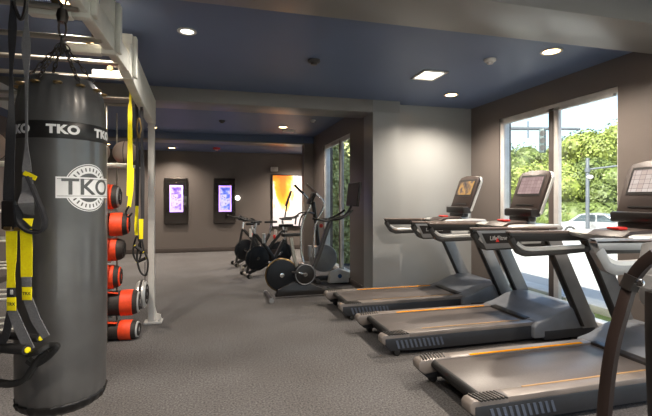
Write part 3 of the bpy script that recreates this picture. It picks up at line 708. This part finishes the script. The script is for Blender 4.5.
# ------------------------------------------------------------------ treadmills
def treadmill(loc, label, scr, badge=True):
    o = thing('treadmill', loc, 0, label, 'treadmill', 'treadmills facing the window')
    hw = .39
    MB().bb(.10, 1.72, -.285, .285, .165, .192, bev=.006).build('running_belt', M['belt'], o)
    MB().cyl((.10, -.285, .165), (.10, .285, .165), .03, n=18).build('rear_roller', M['rubber'], o)
    MB().bb(.14, 1.9, -.30, .30, .07, .16, bev=.01).build('deck', M['plast'], o)
    for s in (-1, 1):
        y0, y1 = sorted((s*.285, s*hw))
        rl = MB().prism([(.24, .165), (.24, .204), (1.78, .204), (1.78, .165)], y0, y1, 'y', bev=.006).build('side_rail', M['rail'], o)
        ys, ye = sorted((s*.286, s*(.312 if s > 0 else .298)))
        MB().bb(.42, 1.52, ys, ye, .2035, .208).build('guide_stripe', M['stripe'] if s > 0 else M['stripe_pale'], rl)
        ya, yb = sorted((s*.305, s*(hw+.005)))
        sp = MB().prism([(-.0, .10), (.05, .055), (.30, .04), (1.9, .04), (1.9, .168), (0, .168)], ya, yb, 'y', bev=.008).build('side_panel', M['side'], o)
        h = MB()
        for i in range(11):
            x = .10+i*.045
            h.prism([(x, .145), (x+.022, .145), (x+.047, .07), (x+.025, .07)], s*(hw+.004), s*(hw+.009), 'y')
        h.build('hatch_marks', M['hatch'], sp)
        ec = MB().prism([(-.03, .13), (-.035, .175), (-.01, .2), (.25, .208), (.25, .12), (.02, .09)], y0, y1+(.006 if s > 0 else 0), 'y', bev=.01)
        ec = ec.build('rear_end_cap', M['rail'], o)
        h = MB()
        for i in range(8):
            x = .01+i*.026
            h.prism([(x, s*.30), (x+.010, s*.30), (x+.035, s*.405), (x+.025, s*.405)], .200, .2105, 'z')
        h.build('grip_ridges', M['dgrey'], ec)
        MB().cyl((.12, s*.39, .03), (.12, s*.33, .03), .03, n=16, bev=.004).build('rear_foot', M['rubber'], o)
    # hood
    b = MB(); b.prism([(1.58, .17), (1.62, .208), (1.74, .235), (1.92, .31), (2.08, .345), (2.24, .33), (2.34, .24), (2.36, .05), (1.58, .05)], -.44, .44, 'y', bev=.02, seg=3)
    hd = b.build('motor_hood', M['hood'], o)
    b = MB(); b.prism([(1.585, .168), (1.60, .212), (1.66, .222), (1.70, .20)], -.28, .28, 'y', bev=.004); b.build('hood_lip', M['plast'], hd)
    MB().bb(1.7, 2.33, -.445, .445, .03, .12, bev=.008).build('base_skirt', M['side'], o)
    for s in (-1, 1):
        MB().box((2.1, s*.38, .015), (.08, .05, .03), bev=.004).build('front_foot', M['rubber'], o)
        b = MB(); b.prism([(1.68, 1.10), (1.85, 1.10), (2.345, .12), (2.15, .12)], s*.44-.03, s*.44+.03, 'y', bev=.008)
        up = b.build('upright', M['grey'], o)
        b = MB(); b.prism([(1.670, 1.09), (1.695, 1.09), (2.165, .14), (2.14, .14)], s*.44-.034, s*.44+.034, 'y', bev=.003); b.build('edge_strip', M['plast'], up)
        # hand rail loop
        y = s*.42
        hr = MB().tube([(1.75, y, 1.135), (1.3, y, 1.140), (.96, y, 1.150), (.875, y, 1.153), (.895, y, 1.115), (.975, y, 1.00), (1.03, y, .978), (1.4, y, .982), (1.70, y, 1.0)], 1, smooth=1, flat=(.05, .05) if badge or s > 0 else (.06, .075)).build('handrail', M['dgrey'] if badge or s > 0 else M['grey'], o)
        b = MB(); b.prism([(.865, 1.158), (.875, 1.176), (1.2, 1.172), (1.85, 1.165), (1.85, 1.14), (1.2, 1.15)], y-.03, y+.03, 'y', bev=.004); b.build('rail_top', M['railtop'], hr)
        b = MB(); b.prism([(.895, 1.15), (.935, 1.085), (1.72, 1.075), (1.72, 1.15)], y-.024, y+.024, 'y', bev=.006); b.build('rail_core', M['plast'], hr)
        b = MB(); b.tube([(.945, y, 1.075), (1.0, y, 1.035), (1.1, y, 1.015), (1.35, y, 1.017), (1.65, y, 1.022)], 1, smooth=4, flat=(.058, .035)); b.build('rail_grip', M['silver'], hr)
    # outer badge on the near hand rail
    b = MB(); b.prism([(.915, 1.145), (1.42, 1.145), (1.42, .975), (1.02, .965)], -.452, -.40, 'y', bev=.006)
    bd = b.build('badge_panel', M['grey'], o) if badge else b.bm.free()
    if badge:
        b = MB(); b.prism([(.965, 1.12), (1.40, 1.12), (1.40, 1.02), (1.02, 1.02)], -.4545, -.450, 'y'); b.build('badge_inset', M['plast'], bd)
        t = text_bm('LifeFitness', .057, extrude=.0006)
        q = MB(); q.bm.free(); q.bm = t; q.build('lettering', M['silver'], bd, mtx=Matrix.Translation((1.175, -.4555, 1.07)) @ Matrix.Rotation(PI/2, 4, 'X'))
        b = MB(); b.prism([(1.118, 1.035), (1.158, 1.035), (1.138, 1.075)], -.459, -.457, 'y'); b.build('red_mark', M['red'], bd)
    # console
    b = MB(); b.prism([(1.50, 1.13), (1.47, 1.16), (1.52, 1.178), (1.95, 1.185), (1.98, 1.14), (1.80, 1.06)], -.40, .40, 'y', bev=.012)
    tr = b.build('console_tray', M['silver'], o)
    b = MB(); b.prism([(1.42, 1.16), (1.50, 1.20), (1.72, 1.215), (1.76, 1.18)], -.16, .16, 'y', bev=.008); b.build('control_pad', M['brownplast'], tr)
    MB().box((1.56, 0, 1.216), (.09, .11, .02), bev=.006).build('stop_button', M['red'], tr)
    b = MB(); b.prism([(1.78, 1.18), (1.86, 1.36), (1.96, 1.36), (1.92, 1.18)], -.07, .07, 'y', bev=.01); b.build('screen_neck', M['silver'], o)
    b = MB(); b.box((1.795, 0, 1.30), (.13, .44, .09), bev=.02); b.box((1.80, 0, 1.235), (.10, .32, .06), bev=.015); b.build('accessory_tray', M['plast'], o)
    # tilted display, hinged at its lower edge
    ax = Vector((1.81, 0, 1.33)); tilt = math.atan2(.17, .44)
    T = Matrix.Translation(ax) @ Matrix.Rotation(tilt, 4, 'Y')
    b = MB(); b.prism([(-.225, -.0), (-.235, .40), (-.20, .455), (-.08, .475), (.08, .475), (.20, .455), (.235, .40), (.225, 0)], -.002, .034, 'x', bev=.008)
    sc = b.build('display_bezel', M['brownplast'], o, mtx=T)
    b = MB(); b.prism([(-.232, -.03), (-.245, .40), (-.205, .465), (-.08, .487), (.08, .487), (.205, .465), (.245, .40), (.232, -.03)], .030, .068, 'x', bev=.014)
    b.build('display_shell', M['silver'], sc, mtx=T)
    b = MB(); b.bb(-.006, -.002, -.185, .185, .165, .415); b.build('display_border', M['plast'], sc, mtx=T)
    b = MB(); b.bb(-.009, -.0055, -.165, .165, .19, .39); b.build('screen', scr, sc, mtx=T)
    b = MB()
    b.bb(-.008, -.002, -.14, .13, .05, .065)
    b.build('key_row', M['plast'], sc, mtx=T)
    return o
treadmill((1.46, 5.17, 0), 'farthest treadmill, in front of the middle wall, with golden picture on its screen', M['scr_yellow'])
treadmill((1.50, 3.97, 0), 'middle treadmill of the three, its screen seen against the window', M['scr_pink'])
treadmill((1.545, 2.66, 0), 'nearest treadmill, deck cut by the frame, pale tiled screen', M['scr_pale'], badge=False)

# ------------------------------------------------------------------ near right machine
el = thing('elliptical_trainer', (1.75, .85, 0), 0, 'dark bronze curved arm machine at lower right, cut off by the frame', 'elliptical trainer')
def E(u, v, Z=1.5): return rel(P(u, v, Z), el)
b = MB(); b.tube([E(657, 254, 1.42), E(643, 265, 1.46), E(632, 281), E(623, 308), E(613, 345), E(607, 385), E(604, 425), E(606, 470), E(616, 525)], 1, smooth=6, flat=(.036, .038)); arm = b.build('swing_arm', M['arm'], el)
b = MB(); b.tube([E(634, 276, 1.49), E(628, 289)], 1, smooth=1, flat=(.044, .046)); b.build('arm_collar', M['plast'], arm)
b = MB(); p = Vector(E(639.5, 283, 1.46)); q = Vector(E(639.5, 283, 1.52)); b.cyl(p, q, .015, n=18, bev=.003); b.build('pivot_bolt', M['chrome'], arm)
b = MB(); p = Vector(E(639.5, 283, 1.455)); q = Vector(E(639.5, 283, 1.47)); b.cyl(p, q, .008, n=6); b.build('bolt_socket', M['plast'], arm)
b = MB(); b.tube([E(668, 250, 1.66), E(664, 275, 1.64), E(666, 300, 1.66)], .085, n=16); b.tube([E(648, 282, 1.56), E(665, 282, 1.6)], 1, smooth=1, flat=(.03, .05)); b.build('pivot_housing', M['grey'], el)
b = MB(); b.tube([E(652, 292, 1.55), E(652, 340, 1.55), E(655, 420, 1.55), E(662, 520, 1.55)], 1, smooth=4, flat=(.03, .035)); b.build('link_rod', M['plast'], el)
b = MB(); b.tube([(-.40, .0, .10), (-.10, 0, .14), (.3, 0, .16)], 1, smooth=3, flat=(.12, .08)); b.build('pedal_beam', M['dgrey'], el)
b = MB(); b.box((.2, -.2, .03), (1.5, .12, .06), bev=.01); b.box((-.5, -.2, .03), (.1, .6, .06), bev=.01); b.box((.92, -.2, .03), (.1, .6, .06), bev=.01); b.build('base_frame', M['dgrey'], el)
b = MB(); b.cyl((.6, -.28, .4), (.6, -.12, .4), .33, n=40, bev=.02); b.build('drive_housing', M['grey'], el)
b = MB(); b.tube([(.45, -.2, .3), (.35, -.2, .9), (.25, -.2, 1.4)], .04, n=12); b.build('mast', M['dgrey'], el)
b = MB(); b.box((.22, -.2, 1.5), (.05, .4, .3), rot=(0, .3, 0), bev=.015); b.build('console', M['plast'], el)

# ------------------------------------------------------------------ exercise bikes
def saddle_mb(x, z, b=None):
    b = b or MB()
    b.prism([(x-.13, -.075), (x-.15, 0), (x-.13, .075), (x-.04, .07), (x+.03, .028), (x+.14, .018), (x+.15, 0), (x+.14, -.018), (x+.03, -.028), (x-.04, -.07)], z, z+.05, 'z', bev=.014)
    return b
def bike_screen(loc, rz, label):
    o = thing('exercise_bike', loc, rz, label, 'exercise bike')
    b = MB()
    for x in (-.42, .55): b.tube([(x, -.26, .035), (x, .26, .035)], .032, n=12, smooth=1)
    fr = b.build('stabiliser_bars', M['dgrey'], o)
    for x in (-.42,):
        for s in (-1, 1): MB().cyl((x-.01, s*.24, .035), (x-.01, s*.285, .035), .036, n=18, bev=.004).build('transport_wheel', M['grey'], o)
    b = MB(); b.prism([(-.34, .03), (-.30, .14), (-.08, .24), (.12, .22), (.40, .10), (.58, .08), (.58, .03)], -.05, .05, 'y', bev=.012); b.build('base_frame', M['plast'], o)
    b = MB(); b.tube([(.12, 0, .2), (.30, 0, .55), (.44, 0, .95), (.52, 0, 1.14)], 1, smooth=5, flat=(.07, .06)); b.build('front_post', M['dgrey'], o)
    b = MB(); b.tube([(.05, 0, .26), (-.04, 0, .55), (-.10, 0, .88)], 1, smooth=4, flat=(.05, .045)); b.build('seat_post', M['galv'], o)
    saddle_mb(-.1, .90).build('saddle', M['rubber'], o)
    fw = MB().cyl((-.24, -.035, .34), (-.24, .035, .34), .225, n=44, bev=.006).build('flywheel', M['disc'], o)
    MB().ring((-.24, -.0, .34), .232, .013, 'y', n=44).build('flywheel_rim', M['brass'], fw)
    MB().cyl((-.24, -.05, .34), (-.24, .05, .34), .035, n=18, bev=.004).build('axle_hub', M['chrome'], fw)
    cr = MB().cyl((.10, -.07, .34), (.10, .07, .34), .165, n=40, bev=.012).build('crank_guard', M['plast'], o)
    MB().ring((.10, -.072, .34), .145, .008, 'y', n=36).build('guard_ring', M['grey'], cr)
    MB().cyl((.10, -.09, .34), (.10, .09, .34), .03, n=18).build('axle_hub', M['chrome'], cr)
    for s in (-1, 1):
        c = MB(); c.box((.10+s*.085, s*.105, .34-s*.03), (.18, .018, .028), rot=(0, .3, 0), bev=.004); c = c.build('crank', M['chrome'], o)
        MB().box((.10+s*.17, s*.16, .34-s*.055), (.09, .09, .025), bev=.006).build('pedal', M['plast'], c)
    b = MB()
    for s in (-1, 1): b.tube([(.50, 0, 1.12), (.50, s*.12, 1.14), (.60, s*.20, 1.16), (.72, s*.2, 1.22), (.80, s*.17, 1.28)], .017, n=9)
    for s in (-1, 1): b.tube([(.50, s*.1, 1.14), (.38, s*.18, 1.13), (.28, s*.2, 1.15)], .017, n=9)
    b.build('handlebar', M['rubber'], o)
    b = MB(); b.tube([(.52, 0, 1.14), (.74, 0, 1.2), (.88, 0, 1.40)], .02, n=9); b.build('screen_arm', M['dgrey'], o)
    T = Matrix.Translation((.86, 0, 1.35)) @ Matrix.Rotation(.12, 4, 'Y')
    b = MB(); b.box((0, 0, .17), (.04, .50, .37), bev=.012); s_ = b.build('display_shell', M['plast'], o, mtx=T)
    b = MB(); b.box((-.019, 0, .17), (.003, .46, .33)); b.build('screen', M['brownplast'], s_, mtx=T)
    MB().cyl((.2, .05, .58), (.2, .05, .75), .032, n=16, bev=.005).build('drink_bottle', M['grey'], o)
    return o
bike_screen((1.17, 6.12, 0), .03, 'nearest exercise bike with brass rimmed rear flywheel and big dark touchscreen')
def bike_spin(loc, rz, label, tablet=False, cap=True):
    o = thing('exercise_bike', loc, rz, label, 'exercise bike')
    b = MB()
    for x in (-.48, .50): b.tube([(x, -.25, .035), (x, .25, .035)], .03, n=12, smooth=1)
    b.build('stabiliser_bars', M['galv'], o)
    for s in (-1, 1): MB().cyl((.53, s*.2, .04), (.53, s*.24, .04), .04, n=16, bev=.004).build('transport_wheel', M['rubber'], o)
    b = MB(); b.tube([(-.48, 0, .05), (-.15, 0, .22), (.0, 0, .34)], 1, smooth=3, flat=(.06, .06)); b.tube([(.50, 0, .05), (.2, 0, .17), (-.12, 0, .24)], 1, smooth=3, flat=(.06, .06)); b.tube([(-.05, 0, .28), (.14, 0, .55), (.34, 0, .78)], 1, smooth=3, flat=(.06, .06)); b.tube([(.50, 0, .05), (.44, 0, .4), (.36, 0, .80)], 1, smooth=3, flat=(.045, .06)); b.tube([(-.24, 0, .66), (-.05, 0, .3)], 1, smooth=1, flat=(.06, .06))
    b.build('frame', M['dgrey'], o)
    fw = MB().cyl((.30, -.03, .33), (.30, .03, .33), .225, n=44, bev=.006).build('flywheel', M['disc'], o)
    MB().ring((.30, 0, .33), .228, .010, 'y', n=44).build('flywheel_rim', M['steel_dk'], fw)
    MB().cyl((.30, -.06, .33), (.30, .06, .33), .03, n=18).build('axle_hub', M['chrome'], fw)
    MB().tube([(-.04, -.055, .3), (.15, -.055, .34), (.28, -.055, .34)], 1, smooth=3, flat=(.02, .13)).build('belt_guard', M['brownplast'], o)
    for s in (-1, 1):
        c = MB(); c.box((-.04+s*.08, s*.09, .30-s*.04), (.18, .018, .028), rot=(0, .45, 0), bev=.004); c = c.build('crank', M['chrome'], o)
        MB().box((-.04+s*.16, s*.145, .30-s*.075), (.09, .09, .03), bev=.006).build('pedal', M['plast'], c)
    MB().tube([(-.24, 0, .62), (-.30, 0, .90)], 1, smooth=1, flat=(.04, .05)).build('seat_post', M['chrome'], o)
    saddle_mb(-.28, .91).build('saddle', M['rubber'], o)
    MB().tube([(.36, 0, .78), (.33, 0, 1.0)], 1, smooth=1, flat=(.04, .05)).build('handlebar_post', M['chrome'], o)
    b = MB(); b.tube([(.30, -.23, 1.03), (.34, 0, 1.02), (.30, .23, 1.03)], .017, n=9)
    for s in (-1, 1): b.tube([(.32, s*.12, 1.03), (.42, s*.15, 1.05), (.58, s*.15, 1.06), (.66, s*.10, 1.10)], .016, n=9); b.tube([(.30, s*.2, 1.03), (.42, s*.25, 1.03), (.50, s*.25, 1.03)], .016, n=9)
    b.build('handlebar', M['rubber'], o)
    if cap: MB().cyl((.18, 0, .60), (.16, 0, .70), .028, n=14, bev=.006).build('resistance_knob', M['red'], o)
    MB().tube([(.20, .09, .62), (.20, .09, .8)], [.032, .03], n=12, smooth=1).build('drink_bottle', M['white'], o)
    if tablet:
        b = MB(); b.tube([(.38, 0, 1.03), (.44, 0, 1.40)], .016, n=8, smooth=1); b.build('tablet_arm', M['dgrey'], o)
        MB().box((.46, 0, 1.46), (.03, .2, .34), rot=(0, .35, 0), bev=.01).build('tablet', M['plast'], o)
    else:
        MB().box((.38, 0, 1.06), (.10, .09, .03), rot=(0, -.5, 0), bev=.006).build('small_monitor', M['plast'], o)
    return o
bike_spin((1.05, 8.08, 0), PI+.22, 'exercise bike next behind the cross trainer, dark flywheel to the left', False)
bike_spin((1.02, 8.78, 0), -.05, 'exercise bike with raised tablet in front of the orange painting', True)
bike_spin((.92, 9.42, 0), PI+.15, 'farthest exercise bike, its handlebars turned to the left')

# cross trainer with chrome arms near the small window
cx = thing('cross_trainer', (1.70, 7.15, 0), 0, 'cross trainer with curved chrome arms beside the small window', 'cross trainer')
b = MB(); b.tube([(-.55, 0, .06), (.3, 0, .06)], 1, smooth=1, flat=(.1, .08)); b.box((-.02, 0, .04), (.08, .5, .07), bev=.01); b.box((.3, 0, .04), (.08, .5, .07), bev=.01); b.build('base_frame', M['dgrey'], cx)
MB().cyl((.12, -.09, .42), (.12, .09, .42), .24, n=40, bev=.03).build('drive_housing', M['grey'], cx)
b = MB(); b.prism([(.15, .02), (.18, .20), (.35, .26), (.52, .20), (.54, .02)], -.30, -.16, 'y', bev=.02); b.build('front_shroud', M['white'], cx)
MB().cyl((.34, -.31, .14), (.34, -.298, .14), .035, n=20).build('hub_cap', M['blue'], cx)
b = MB(); b.tube([(.05, 0, .5), (.0, 0, 1.0), (-.06, 0, 1.4)], .035, n=10); b.build('mast', M['dgrey'], cx)
b = MB(); b.box((-.09, 0, 1.46), (.06, .26, .22), rot=(0, .45, 0), bev=.02); b.build('console', M['plast'], cx)
for s in (-1, 1):
    d = .0 if s < 0 else -.12
    b = MB(); b.tube([(-.18+d, s*.24, 1.66), (-.10+d, s*.25, 1.58), (.05+d, s*.27, 1.42), (.06+d, s*.27, 1.3), (-.03+d, s*.27, 1.12), (-.10+d, s*.26, .9), (-.10+d, s*.24, .5), (-.06+d, s*.22, .32)], .018, n=10)
    a_ = b.build('swing_arm', M['chrome'], cx)
    b = MB(); b.tube([(-.22+d, s*.235, 1.70), (-.14+d, s*.245, 1.62), (-.06+d, s*.255, 1.55)], .023, n=10); b.build('foam_grip', M['foam'] if s > 0 else M['medball'], a_)
    b = MB(); b.tube([(-.10+d, s*.2, .3), (-.4+d, s*.18, .22), (-.62+d, s*.16, .2)], 1, smooth=2, flat=(.05, .05)); b.box((-.45+d, s*.17, .27), (.32, .13, .04), bev=.012); b.build('foot_pedal', M['plast'], cx)
    b = MB(); b.tube([(-.05, s*.05, 1.2), (-.18, s*.16, 1.22), (-.30, s*.2, 1.16), (-.34, s*.18, 1.0)], .014, n=8); b.build('fixed_handle', M['dgrey'], cx)
MB().sphere((.02, -.28, 1.0), .035).build('adjust_knob', M['red'], cx)

# ------------------------------------------------------------------ outside
struct(MB().bb(-30, XR+TH, -40, Y0-TH, -.3, -.02).build('ground_bounce', M['curb']), 'unseen pale paving added to bounce sunlight indoors')  # added outside the rear window to reflect sun into the room
b = MB(); b.prism([(XR+TH, -.12), (6.0, -.14), (60, -2.4), (60, -3.4), (XR+TH, -3.4)], -30, 60, 'y')
struct(b.build('ground_outside', M['road']), 'pale pavement outside')
struct(MB().bb(XC+TH, XR+TH, YM+TH+.02, 40, -.4, -.12).build('ground_garden', M['grass']))
b = MB(); b.bb(XR+TH, 5.0, -2, 20, -.13, -.105); tag(b.build('grass_strip', M['grass']), 'strip of short grass just outside the tall window', 'grass', kind='stuff')
struct(MB().bb(5.0, 5.35, -6, 30, -.14, .0, bev=.02).build('curb', M['curb']), 'white kerb beyond the grass')
def tree(x, y, z, h, r, mt, n, label, group='trees beyond the street', squat=1.):
    o = thing('tree', (x, y, z), random.random()*6, label, 'tree', group)
    b = MB(); b.tube([(0, 0, 0), (.1, .05, h*.3), (-.05, .1, h*.65)], [r*.09, r*.07, r*.03], n=8, smooth=3)
    for i in range(5):
        a = i*1.26; b.tube([(0, 0, h*.3), (r*.35*math.cos(a), r*.35*math.sin(a), h*.5), (r*.6*math.cos(a), r*.6*math.sin(a), h*.66)], [r*.04, r*.03, r*.01], n=6, smooth=2)
    b.build('trunk', M['bark'], o)
    t = bmesh.new()
    cl = []
    for i in range(16):
        a = random.random()*2*PI; rr = r*.62*math.sqrt(random.random()); zz = h*(.38+.46*random.random()); fz = 1-abs(zz/h-.6)*1.2
        cl.append((Vector((rr*fz*math.cos(a), rr*fz*math.sin(a), zz)), r*(.28+.2*random.random())))
    for i in range(n):
        c, cr = random.choice(cl)
        d = Vector((random.gauss(0, 1), random.gauss(0, 1), random.gauss(0, 1)*squat)); d.normalize()
        p = c+d*cr*(.75+.3*random.random()); s = r*(.022+.022*random.random())
        nrm = (d+Vector((random.uniform(-.6, .6), random.uniform(-.6, .6), random.uniform(-.2, .8)))).normalized()
        u = nrm.orthogonal().normalized(); v = nrm.cross(u); th = random.random()*PI
        u, v = u*math.cos(th)+v*math.sin(th), v*math.cos(th)-u*math.sin(th)
        t.faces.new([t.verts.new(p+u*s*a+v*s*b_*.7) for a, b_ in ((-1, 0), (0, -1), (1, 0), (0, 1))])
    for c, cr in cl:
        q = bmesh.ops.create_icosphere(t, subdivisions=2, radius=cr*.78, matrix=Matrix.Translation(c))
        for v in q['verts']: v.co += (v.co-c)*random.uniform(-.12, .12)
    me = bpy.data.meshes.new('foliage'); t.to_mesh(me); t.free(); me.materials.append(mt)
    f = bpy.data.objects.new('foliage', me); C.objects.link(f); f.parent = o
def gz(x): return -.14-(x-6)*2.26/54
def at(u, Z):
    p = P(u, 199, Z); return p.x, p.y
NL = 9000
TR = [  # u, depth, height, radius, material
 (600, 43, 11.6, 4.4, 'leaf', 'tallest rounded bright tree seen in the right window pane'),
 (574, 45, 9.9, 4.4, 'leaf', 'bright tree behind the signal arm end'),
 (545, 44, 8.0, 4.2, 'leaf', 'bright tree behind the traffic signal'),
 (520, 46, 8.6, 4.4, 'leaf2', 'deeper green tree at the left edge of the tall window'),
 (632, 44, 8.8, 4.2, 'leaf2', 'deeper green tree partly hidden past the right window jamb'),
 (590, 34, 6.3, 3.2, 'leaf2', 'low dark tree behind the street pole'),
 (560, 35, 5.2, 3.0, 'leaf', 'low bright tree behind the window post'),
 (530, 36, 5.2, 3.0, 'leaf', 'low bright tree between the signal and the window frame'),
 (615, 35, 5.4, 3.0, 'leaf', 'low bright tree behind the parked car'),
 (500, 40, 7.5, 4.0, 'leaf2', 'tree hidden behind the window frame'),
]
for u, Z, h, r, mt, lb in TR:
    x, y = at(u, Z); tree(x, y, gz(x), h, r, M[mt], NL, lb)
hg = thing('garden_hedge', (3.3, 9.25, -.12), 0, 'tall olive green hedge close outside the narrow window', 'hedge')
t = bmesh.new()
bmesh.ops.create_cube(t, size=1, matrix=Matrix.Translation((0, .1, 1.7)) @ Matrix.Diagonal((1.6, .5, 3.3, 1)))
for i in range(9000):
    p = Vector((random.uniform(-.83, .83), -.2+random.uniform(-.12, .05), random.uniform(0, 3.45)))
    nrm = Vector((random.uniform(-1, 1), -1, random.uniform(-.4, 1))).normalized(); u = nrm.orthogonal().normalized(); v = nrm.cross(u); th = random.random()*PI
    u, v = u*math.cos(th)+v*math.sin(th), v*math.cos(th)-u*math.sin(th); q = .035+.03*random.random()
    t.faces.new([t.verts.new(p+u*q*a+v*q*c*.6) for a, c in ((-1, 0), (0, -1), (1, 0), (0, 1))])
me = bpy.data.meshes.new('foliage'); t.to_mesh(me); t.free(); me.materials.append(M['leaf3'])
f = bpy.data.objects.new('foliage', me); C.objects.link(f); f.parent = hg
# small hedge low so nothing empty shows between trunks
h_ = thing('hedge', (*at(560, 32), gz(at(560, 32)[0])), math.radians(-48), 'long clipped hedge along the far side of the street', 'hedge')
b = MB()
for i in range(60):
    b.sphere((-14+i*.5+random.uniform(-.2, .2), random.uniform(-.3, .3), .9+random.uniform(-.2, .3)), .85+random.random()*.3, n=10)
for i in range(7000):
    p = Vector((random.uniform(-14.5, 15.5), 0, 0)); a = random.uniform(-.3, PI+.3); p += Vector((0, -1.15*math.cos(a), .95+1.2*math.sin(a)))*1.0
    nrm = Vector((random.uniform(-1, 1), -math.cos(a), math.sin(a)+random.uniform(-.5, .5))).normalized(); u = nrm.orthogonal().normalized(); v = nrm.cross(u); q = random.uniform(.08, .16)
    b.bm.faces.new([b.bm.verts.new(p+u*q*k+v*q*c*.7) for k, c in ((-1, 0), (0, -1), (1, 0), (0, 1))])
b.build('foliage', M['leaf2'], h_)
# signal pole with mast arm
x, y = at(470, 30)
sg = thing('traffic_signal', (x, y, gz(x)), 0, 'street traffic signal on long horizontal mast arm', 'traffic signal')
pw = P(470, 126, 30)
b = MB(); b.cyl((0, 0, 0), (0, 0, pw.z-gz(x)+.5), .16, .12, n=16); b.build('pole', M['polegrey'], sg)
e0 = Vector((0, 0, P(470, 128, 30).z-gz(x))); e1 = rel(P(580, 129, 29), sg)
b = MB(); b.cyl(e0, e1, .16, .09, n=12); arm_ = b.build('mast_arm', M['polegrey'], sg)
for u in (542.5,):
    c = Vector(rel(P(u, 141, 29.3), sg))
    hd = MB().box(c, (.55, .35, 1.65), rot=(0, 0, .6), bev=.05).build('signal_head', M['signal'], sg)
    dr = Vector((-.62, -.78, 0))
    for k in (-1, 0, 1):
        m_ = MB().cyl(c+dr*.18+Vector((0, 0, k*.5)), c+dr*.3+Vector((0, 0, k*.5)), .19, n=18).build('lens_hood', M['dgrey'], hd)
c = Vector(rel(P(528, 134, 29.4), sg)); MB().cyl(c+Vector((0, 0, .9)), c-Vector((0, 0, .3)), .05, n=8).build('drop_pipe', M['polegrey'], sg)
# street lamp pole
x, y = at(587.5, 22)
sp = thing('street_pole', (x, y, gz(x)), 0, 'grey metal street pole with side arm outside the right window pane', 'street pole')
b = MB(); b.cyl((0, 0, 0), (0, 0, P(587, 158, 22).z-gz(x)), .10, .085, n=16, bev=.01); b.build('pole', M['polegrey'], sp)
b = MB(); b.cyl(rel(P(587.5, 169.5, 22), sp), rel(P(640, 163, 21), sp), .05, .04, n=10); b.cyl(rel(P(587.5, 168, 22), sp), rel(P(587.5, 172, 22), sp), .13, n=14); b.build('side_arm', M['polegrey'], sp)
MB().sphere(rel(P(590, 177, 21.9), sp), .12, (1.3, 1.3, .9), n=16).build('camera_dome', M['white'], sp)
# parked car
x, y = at(601, 24.5)
car = thing('parked_car', (x, y, gz(x)-.01), math.radians(-62), 'silver car parked on the street beyond the window', 'car')
b = MB(); b.prism([(-2.2, .28), (-2.25, .6), (-2.1, .85), (-1.5, .92), (-.9, 1.38), (-.3, 1.46), (.4, 1.42), (1.15, .98), (1.95, .84), (2.22, .62), (2.22, .28)], -.88, .88, 'y', bev=.09, seg=3); b.build('car_body', M['car'], car)
b = MB(); b.prism([(-1.25, .96), (-.78, 1.33), (-.05, 1.38), (-.05, .96)], -.895, .895, 'y'); b.prism([(.02, .96), (.02, 1.37), (.38, 1.34), (.98, .96)], -.895, .895, 'y'); b.build('side_windows', M['carglass'], car)
for xx in (-1.35, 1.4):
    for s in (-1, 1):
        w = MB().cyl((xx, s*.72, .33), (xx, s*.9, .33), .33, n=28, bev=.03).build('wheel', M['tyre'], car)
        MB().cyl((xx, s*.895, .33), (xx, s*.91, .33), .2, n=20).build('wheel_rim', M['silver'], w)

# ------------------------------------------------------------------ light
w = bpy.data.worlds.new('sky'); bpy.context.scene.world = w; w.use_nodes = True
nt = w.node_tree; bg = nt.nodes['Background']
sky = nt.nodes.new('ShaderNodeTexSky'); sky.sky_type = 'NISHITA'; sky.sun_disc = False
sky.sun_elevation = math.radians(42); sky.sun_rotation = math.radians(250); sky.dust_density = 2.5; sky.air_density = 1.; sky.ozone_density = 1.
nt.links.new(sky.outputs[0], bg.inputs['Color']); bg.inputs['Strength'].default_value = .21
s = bpy.data.lights.new('sun', 'SUN'); s.energy = 7.5; s.angle = .02; s.color = (1, .95, .86)
so = bpy.data.objects.new('sun', s); C.objects.link(so); so.rotation_euler = Vector((-.62, -.5, .85)).to_track_quat('Z', 'Y').to_euler()
def portal(loc, size, rot):
    l = bpy.data.lights.new('window_portal', 'AREA'); l.shape = 'RECTANGLE'; l.size, l.size_y = size; l.cycles.is_portal = True
    o = bpy.data.objects.new('window_portal', l); C.objects.link(o); o.location = loc; o.rotation_euler = rot
portal((XR+TH+.02, 4.33, 1.33), (1.86, 2.6), (PI/2, 0, PI/2))
portal((XR+TH+.02, .075, 1.33), (4.15, 2.6), (PI/2, 0, PI/2))
portal((XC+TH+.02, 7.75, 1.33), (1.86, 2.6), (PI/2, 0, PI/2))
portal((1.7, Y0-TH-.02, 1.42), (4.0, 2.65), (PI/2, 0, 0))

# ------------------------------------------------------------------ camera
cam = bpy.data.cameras.new('camera'); cam.sensor_width = 36; cam.lens = 36*420/652; cam.shift_y = -9/652; cam.clip_end = 300
co = bpy.data.objects.new('camera', cam); C.objects.link(co); co.location = (0, 0, CAMH); co.rotation_euler = (PI/2, 0, -math.radians(14.7))
sc = bpy.context.scene; sc.camera = co
sc.view_settings.view_transform = 'Standard'; sc.view_settings.look = 'None'; sc.view_settings.gamma = 1; sc.view_settings.exposure = 1.12
sc.cycles.max_bounces = 10; sc.cycles.diffuse_bounces = 6; sc.cycles.use_denoising = True
